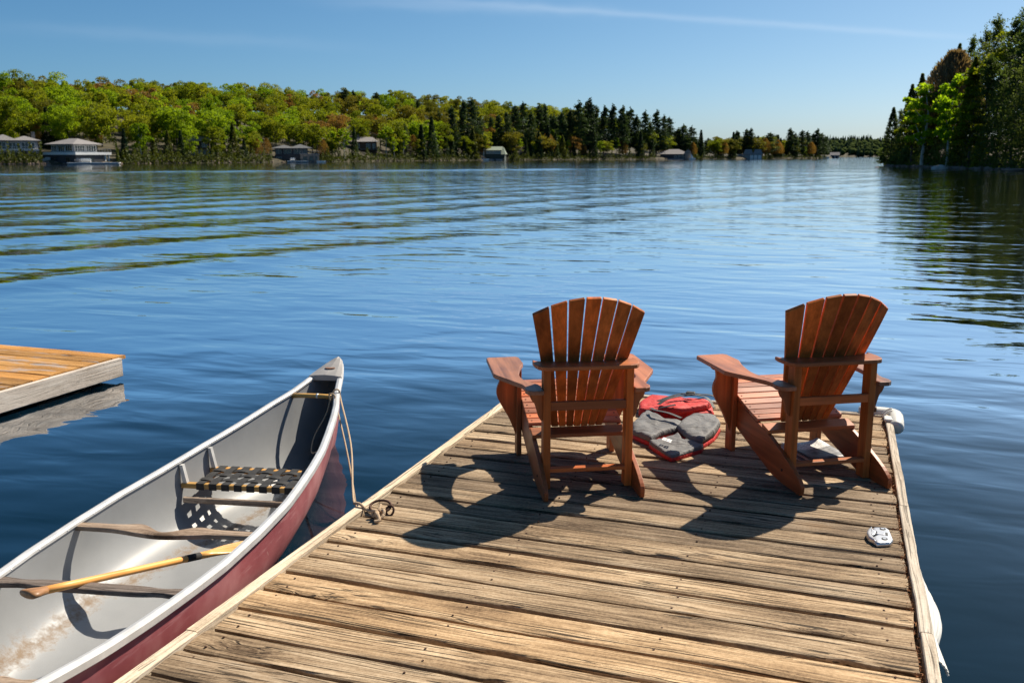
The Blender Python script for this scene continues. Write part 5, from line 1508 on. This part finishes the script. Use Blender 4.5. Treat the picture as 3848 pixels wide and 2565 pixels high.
def make_chair(name, loc, rz, label):
    t = empty(name, loc, rz, label=label, cat='chair', group='deck chairs on the dock')
    # side rails: sloping stringers from seat front to the rear foot
    top = spline([(0.80, 0.375, 0), (0.70, 0.352, 0), (0.60, 0.318, 0), (0.48, 0.282, 0), (0.36, 0.256, 0), (0.26, 0.236, 0), (0.164, 0.208, 0), (0.02, 0.156, 0), (-0.10, 0.105, 0), (-0.165, 0.060, 0), (-0.172, 0.030, 0)], 3)
    prof = [(0.82, 0.28), (0.82, 0.36)] + [(q.x, q.y) for q in top] + [(-0.165, 0.0), (0.02, 0.0), (0.15, 0.012), (0.41, 0.085), (0.62, 0.150), (0.76, 0.215)]
    for s in (-1, 1):
        link('side_rail', yz_prism(prof, min(s * 0.243, s * 0.267), max(s * 0.243, s * 0.267)), M['chdark'], t, bevel=0.003)
    # front legs with arm brackets
    br = smooth_outline([(0.2975, 0.150), (0.312, 0.160), (0.345, 0.235), (0.405, 0.345), (0.412, 0.405), (0.395, 0.455), (0.402, 0.500), (0.420, 0.505), (0.421, 0.529), (0.2975, 0.529)], 3)
    br = [(max(0.2975, a), min(0.529, c)) for a, c in br]
    rb = smooth_outline([(0.2425, 0.385), (0.262, 0.398), (0.272, 0.430), (0.284, 0.470), (0.300, 0.490), (0.306, 0.523), (0.2425, 0.523)], 3)
    rb = [(max(0.2425, a), min(0.5228, c)) for a, c in rb]
    for s in (-1, 1):
        b = MB(); b.box(min(s * 0.2685, s * 0.297), max(s * 0.2685, s * 0.297), 0.612, 0.702, 0.0, 0.529); link('front_leg', b.me(), M['chz'], t, bevel=0.003)
        link('arm_bracket', xz_prism([(s * a, c) for a, c in br], 0.640, 0.664), M['chz'], t)
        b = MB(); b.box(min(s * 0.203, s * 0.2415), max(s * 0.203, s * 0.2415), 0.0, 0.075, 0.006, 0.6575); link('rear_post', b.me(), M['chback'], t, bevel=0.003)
        link('arm_bracket', xz_prism([(s * a, c) for a, c in rb], 0.028, 0.050), M['chz'], t)
        arm = [(0.455, 0.815), (0.440, 0.832), (0.275, 0.838), (0.258, 0.815), (0.254, 0.66), (0.258, 0.635)] + [(q.x, q.y) for q in spline([(0.285, 0.55, 0), (0.312, 0.42, 0), (0.322, 0.33, 0), (0.310, 0.23, 0), (0.275, 0.165, 0), (0.250, 0.120, 0)], 3)] + [(0.2435, 0.08), (0.2435, -0.028), (0.300, -0.028), (0.326, -0.010), (0.336, 0.030), (0.329, 0.075), (0.338, 0.130), (0.451, 0.372), (0.460, 0.400)]
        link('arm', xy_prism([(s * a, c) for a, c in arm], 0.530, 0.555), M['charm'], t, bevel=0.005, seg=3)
    # seat slats follow the rails
    def rail_z(y_): return float(np.interp(y_, [q.x for q in top][::-1], [q.y for q in top][::-1]))
    ys = [0.352 + k * 0.0585 for k in range(9)]
    for k, y0 in enumerate(ys):
        y1 = y0 + 0.052; z0, z1 = rail_z(y0) + 0.001, rail_z(y1) + 0.001
        if k == 8: y1 += 0.012
        W = 0.300 if k not in (4, 5) else 0.268
        W = 0.2675
        b = MB()
        b.add([(-W, y0, z0), (W, y0, z0), (W, y1, z1), (-W, y1, z1), (-W, y0, z0 + 0.021), (W, y0, z0 + 0.021), (W, y1, z1 + 0.021), (-W, y1, z1 + 0.021)], [(3, 2, 1, 0), (4, 5, 6, 7), (0, 1, 5, 4), (1, 2, 6, 5), (2, 3, 7, 6), (3, 0, 4, 7)])
        link('seat_slat', b.me(), M['chseat'], t, bevel=0.004)
    sc_ = MB()
    for k, y0 in enumerate(ys):
        ym = y0 + 0.026; zz = (rail_z(y0) + rail_z(y0 + 0.052)) / 2 + 0.0222
        for sx_ in (-0.245, 0.245):
            sc_.prism([(math.cos(a) * 0.0055, math.sin(a) * 0.0055) for a in np.linspace(0, 6.283, 9)[:-1]], zz - 0.004, zz + 0.001, lambda a, c, h, sx_=sx_, ym=ym: (sx_ + a, ym + c, h))
    link('screws', fix_normals(sc_.me()), M['rust_metal'], t, kind='stuff')
    # seat rail behind the back slats
    y0, y1 = 0.212, 0.292; z0, z1 = rail_z(y0) + 0.001, rail_z(y1) + 0.001; W = 0.2675
    b = MB(); b.add([(-W, y0, z0), (W, y0, z0), (W, y1, z1), (-W, y1, z1), (-W, y0, z0 + 0.022), (W, y0, z0 + 0.022), (W, y1, z1 + 0.022), (-W, y1, z1 + 0.022)], [(3, 2, 1, 0), (4, 5, 6, 7), (0, 1, 5, 4), (1, 2, 6, 5), (2, 3, 7, 6), (3, 0, 4, 7)])
    link('seat_rail', b.me(), M['chx'], t, bevel=0.003)
    # fan of back slats, dished towards the sitter
    def back_y(x, z):
        u = (z - 0.25) / 0.79
        return 0.303 - 0.5 * (z - 0.25) + (0.022 + 0.055 * u) * (x / 0.30) ** 2
    for j in range(-3, 4):
        xb, xt = j * 0.0415, j * 0.0865; hb, ht = 0.0185, 0.0385
        v = []; f = []; n = 9
        for i in range(n + 1):
            tt = i / n
            for e in (-1, 1):
                xe = (xb + e * hb) * (1 - tt) + (xt + e * ht) * tt
                zt = 1.042 - 0.100 * (min(abs(xt + e * ht), 0.31) / 0.30) ** 2
                z = 0.262 + (zt - 0.262) * tt
                y_ = back_y(xe, z)
                v.append((xe, y_, z)); v.append((xe, y_ + 0.0195, z + 0.010))
        for i in range(n):
            a = i * 4; q = a + 4
            f += [(a, a + 2, q + 2, q), (a + 1, q + 1, q + 3, a + 3), (a, q, q + 1, a + 1), (a + 2, a + 3, q + 3, q + 2)]
        f += [(0, 1, 3, 2), (n * 4, n * 4 + 2, n * 4 + 3, n * 4 + 1)]
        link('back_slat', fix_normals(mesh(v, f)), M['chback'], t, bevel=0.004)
    # broad shelf that carries the back
    fr = []
    for x in np.linspace(-0.262, 0.262, 15): fr.append((x, back_y(x, 0.668) - 0.001))
    rear = [(0.276, 0.17), (0.283, 0.12), (0.281, 0.06), (0.270, 0.01), (0.250, -0.022), (0.215, -0.033), (-0.215, -0.033), (-0.250, -0.022), (-0.270, 0.01), (-0.281, 0.06), (-0.283, 0.12), (-0.276, 0.17)]
    link('back_shelf', xy_prism(fr + rear, 0.658, 0.681), M['chx'], t, bevel=0.006, seg=3)
    b = MB(); b.box(-0.2028, 0.2028, 0.002, 0.026, 0.438, 0.485); link('lower_back_rail', b.me(), M['chx'], t, bevel=0.003)
    b = MB(); b.box(-0.2428, 0.2428, 0.002, 0.044, 0.098, 0.120); link('stretcher', b.me(), M['chx'], t, bevel=0.003)
    b = MB(); b.box(-0.2428, 0.2428, 0.790, 0.812, 0.262, 0.345); link('front_apron', b.me(), M['chx'], t, bevel=0.003)
    for s in (-1, 1):
        b = MB(); b.prism([(math.cos(a) * 0.008, math.sin(a) * 0.008) for a in np.linspace(0, 6.283, 13)[:-1]], min(s * 0.267, s * 0.2705), max(s * 0.267, s * 0.2705), lambda a, c, h: (h, 0.035 + a, 0.075 + c))
        link('bolt', fix_normals(b.me()), M['rust_metal'], t)
    return t
c1 = make_chair('deck_chair', (-1.345 * 0.875, 5.307 * 0.875, DZ + 0.001), R(26.79), 'reddish wooden deck chair on the left, before the open water')
c2 = copy_tree(c1)
c2.location = (0.052 * 0.875, 5.923 * 0.875, DZ + 0.001); c2.rotation_euler = (0, 0, R(30.82))
c2['label'] = 'reddish wooden deck chair on the right, at the dock corner with magazines under it'

# ------------------------------------------------------------------ life vests between the chairs
def cloth(name, col, rough=0.65, sheen=0.3):
    b = MatB(name); v = b.coords((1, 1, 1), False)
    w = b.noise(b.coords((7, 16, 9), False), 1.0, 4, 0.55, 1.2)
    a = b.noise(v, 6, 4)
    b.color(b.ramp(a, [(0.3, tuple(c * 0.85 for c in col)), (0.7, tuple(c * 1.12 for c in col))]))
    b.set(Roughness=rough, Specular_IOR_Level=0.35)
    b.bump(w, 0.9, 0.02); return b.m
M['redcloth'] = cloth('red_nylon', (0.55, 0.035, 0.03)); M['greycloth'] = cloth('grey_nylon', (0.15, 0.147, 0.145)); M['strap'] = plain('black_webbing', (0.018, 0.018, 0.018), 0.6)
M['print'] = plain('white_print', (0.75, 0.75, 0.75), 0.6)
def grow(o, k):
    c = sum((Vector(p) for p in o), Vector((0, 0))) / len(o); return [tuple(c + (Vector(p) - c) * k) for p in o]
vg = empty('life_vest', (-0.9, 5.7, DZ), label='grey life vest with red lining lying open between the chairs', cat='life vest', group='life vests')
off = Vector((0.9, -5.7))
def rel(o): return [tuple(Vector(p) + off) for p in o]
GL = [(-1.148, 6.119), (-1.170, 5.789), (-1.132, 5.62), (-1.001, 5.505), (-0.968, 5.63), (-0.877, 5.781), (-0.884, 5.937), (-0.994, 5.948), (-1.085, 6.047)]
GR = [(-0.826, 6.10), (-0.690, 6.09), (-0.636, 5.939), (-0.645, 5.728), (-0.700, 5.54), (-0.79, 5.60), (-0.885, 5.777)]
GB = [(-1.0, 5.475), (-0.93, 5.60), (-0.868, 5.70), (-0.82, 5.575), (-0.785, 5.585), (-0.690, 5.535), (-0.695, 5.46), (-0.830, 5.253), (-0.953, 5.398)]
for o, h, sd_, z0 in ((GL, 0.038, 1.0, 0.028), (GR, 0.042, 2.0, 0.040), (GB, 0.028, 3.0, 0.020)):
    link('front_panel' if o is not GB else 'back_panel', pillow(rel(grow(o, 1.03)), h, base=z0, nz=0.009, seed=sd_, sub=7), M['greycloth'], vg, smooth=True)
for o, sd_ in ((GL, 5.0), (GR, 6.0), (GB, 7.0)):
    link('lining', pillow(rel(grow(o, 1.05)), 0.032, base=0.001, nz=0.003, seed=sd_), M['redcloth'], vg, smooth=True)
def ribbon(pts, w, parent, mat='strap', th=0.003, name='strap'):
    P = spline(pts, 6); v = []; f = []
    for i, p in enumerate(P):
        d_ = (P[min(i + 1, len(P) - 1)] - P[max(i - 1, 0)]).normalized(); s_ = d_.cross(Vector((0, 0, 1))).normalized() * w
        for q in (p - s_, p + s_): v.append(q)
        for q in (p + s_, p - s_): v.append(q + Vector((0, 0, th)))
    for i in range(len(P) - 1):
        for k in range(4): f.append((i * 4 + k, i * 4 + (k + 1) % 4, i * 4 + 4 + (k + 1) % 4, i * 4 + 4 + k))
    f += [(0, 1, 2, 3), tuple((len(P) - 1) * 4 + k for k in (3, 2, 1, 0))]
    return link(name, fix_normals(mesh(v, f)), M[mat], parent)
b = MB()
for k, (dx, w_) in enumerate(((0, 0.014), (0.016, 0.010), (0.03, 0.016), (0.048, 0.012))):
    for r_ in range(2):
        x0 = dx - 0.02; y0 = -0.285 + r_ * 0.03 - dx * 0.7
        b.add([(x0, y0, 0.0755), (x0 + w_, y0 - 0.008, 0.0755), (x0 + w_ + 0.004, y0 + 0.016, 0.0755), (x0 + 0.004, y0 + 0.02, 0.0755), (x0, y0, 0.077), (x0 + w_, y0 - 0.008, 0.077), (x0 + w_ + 0.004, y0 + 0.016, 0.077), (x0 + 0.004, y0 + 0.02, 0.077)], [(0, 1, 2, 3), (4, 5, 6, 7), (0, 1, 5, 4), (1, 2, 6, 5), (2, 3, 7, 6), (3, 0, 4, 7)])
link('printed_mark', fix_normals(b.me()), M['print'], vg)
ribbon([(-0.20, 0.32, 0.10), (-0.15, 0.22, 0.115), (-0.06, 0.19, 0.112), (0.03, 0.14, 0.10)], 0.012, vg)
vr = empty('life_vest', (-0.97, 6.33, DZ), label='red life vest with black straps lying at the front edge of the dock', cat='life vest', group='life vests')
off = Vector((0.97, -6.33))
RD = [(-1.205, 6.145), (-1.246, 6.354), (-1.2, 6.535), (-1.033, 6.56), (-0.828, 6.56), (-0.753, 6.44), (-0.706, 6.232), (-0.79, 6.18), (-0.985, 6.121), (-1.102, 6.126)]
link('back_panel', pillow(rel(RD), 0.062, base=0.001, nz=0.008, seed=11.0, sub=7), M['redcloth'], vr, smooth=True)
RF = [(-1.07, 6.11), (-0.93, 6.07), (-0.76, 6.24), (-0.74, 6.33), (-0.80, 6.42), (-1.0, 6.27)]
link('front_panel', pillow(rel(RF), 0.04, base=0.06, nz=0.007, seed=12.0, sub=7), M['redcloth'], vr, smooth=True)
ribbon([(-0.10, -0.20, 0.10), (-0.05, -0.12, 0.124), (0.06, 0.0, 0.126), (0.20, 0.10, 0.118), (0.27, 0.10, 0.09)], 0.013, vr)
ribbon([(-0.12, -0.12, 0.10), (-0.02, -0.02, 0.126), (0.08, 0.09, 0.122), (0.16, 0.20, 0.09)], 0.012, vr)
ribbon([(0.02, 0.02, 0.13), (0.10, -0.02, 0.142), (0.20, -0.01, 0.122), (0.26, -0.09, 0.08)], 0.010, vr)
ribbon([(-0.13, -0.19, 0.02), (-0.14, -0.235, 0.06), (-0.06, -0.27, 0.10), (0.02, -0.23, 0.115)], 0.012, vr)
b = MB(); b.box(0.05, 0.11, 0.02, 0.06, 0.128, 0.146); link('buckle', b.me(), M['strap'], vr, bevel=0.005)
b = MB(); b.box(0.02, 0.08, 0.19, 0.215, 0.082, 0.10); link('buckle', b.me(), M['strap'], vr, bevel=0.006)

# magazines under the right chair
def papermat():
    b = MatB('printed_magazine_cover'); v = b.coords((1, 1, 1), False)
    sx = b.n('ShaderNodeSeparateXYZ'); b.l(v, sx.inputs[0])
    n1 = b.noise(b.coords((18, 40, 1), False), 1.0, 4)
    ph = b.ramp(n1, [(0.3, (0.03, 0.03, 0.032)), (0.7, (0.32, 0.31, 0.30))])
    m = b.ramp(sx.outputs[1], [(0.02, W1), (0.03, G1)])
    tx = b.ramp(b.noise(b.coords((60, 200, 1), False), 1.0, 2), [(0.42, (0.25, 0.25, 0.25)), (0.52, (0.74, 0.73, 0.70))])
    b.color(b.mix(m, tx, ph)); b.set(Roughness=0.5); return b.m
M['cover'] = papermat(); M['pages'] = plain('paper_edges', (0.62, 0.60, 0.55), 0.8)
for k, (rz, dx, lab) in enumerate(((0.55, 0.0, 'lower grey magazine under the right chair'), (0.62, 0.012, 'upper magazine with pale cover under the right chair'))):
    mg = empty('magazine', (-0.06 + dx, 5.635 + dx, DZ + 0.002 + k * 0.016), rz, label=lab, cat='magazine', group='magazines under the chair')
    b = MB(); b.box(-0.125, 0.125, -0.155, 0.155, 0, 0.012); link('page_block', b.me(), M['pages'], mg)
    v = []; f = []
    for i in range(9):
        for j in range(9):
            x_ = -0.128 + 0.256 * i / 8; y_ = -0.158 + 0.316 * j / 8
            v.append((x_, y_, 0.0135 + (0.02 * max(0, (i - 5) / 3) ** 2 * max(0, j / 8) if k else 0) + (0.012 * max(0, (3 - i) / 3) ** 2 if k else 0)))
    for i in range(8):
        for j in range(8): f.append((i * 9 + j, i * 9 + 9 + j, i * 9 + 10 + j, i * 9 + j + 1))
    o = link('cover', mesh(v, f), M['cover'], mg, smooth=True)
    so = o.modifiers.new('thick', 'SOLIDIFY'); so.thickness = 0.001
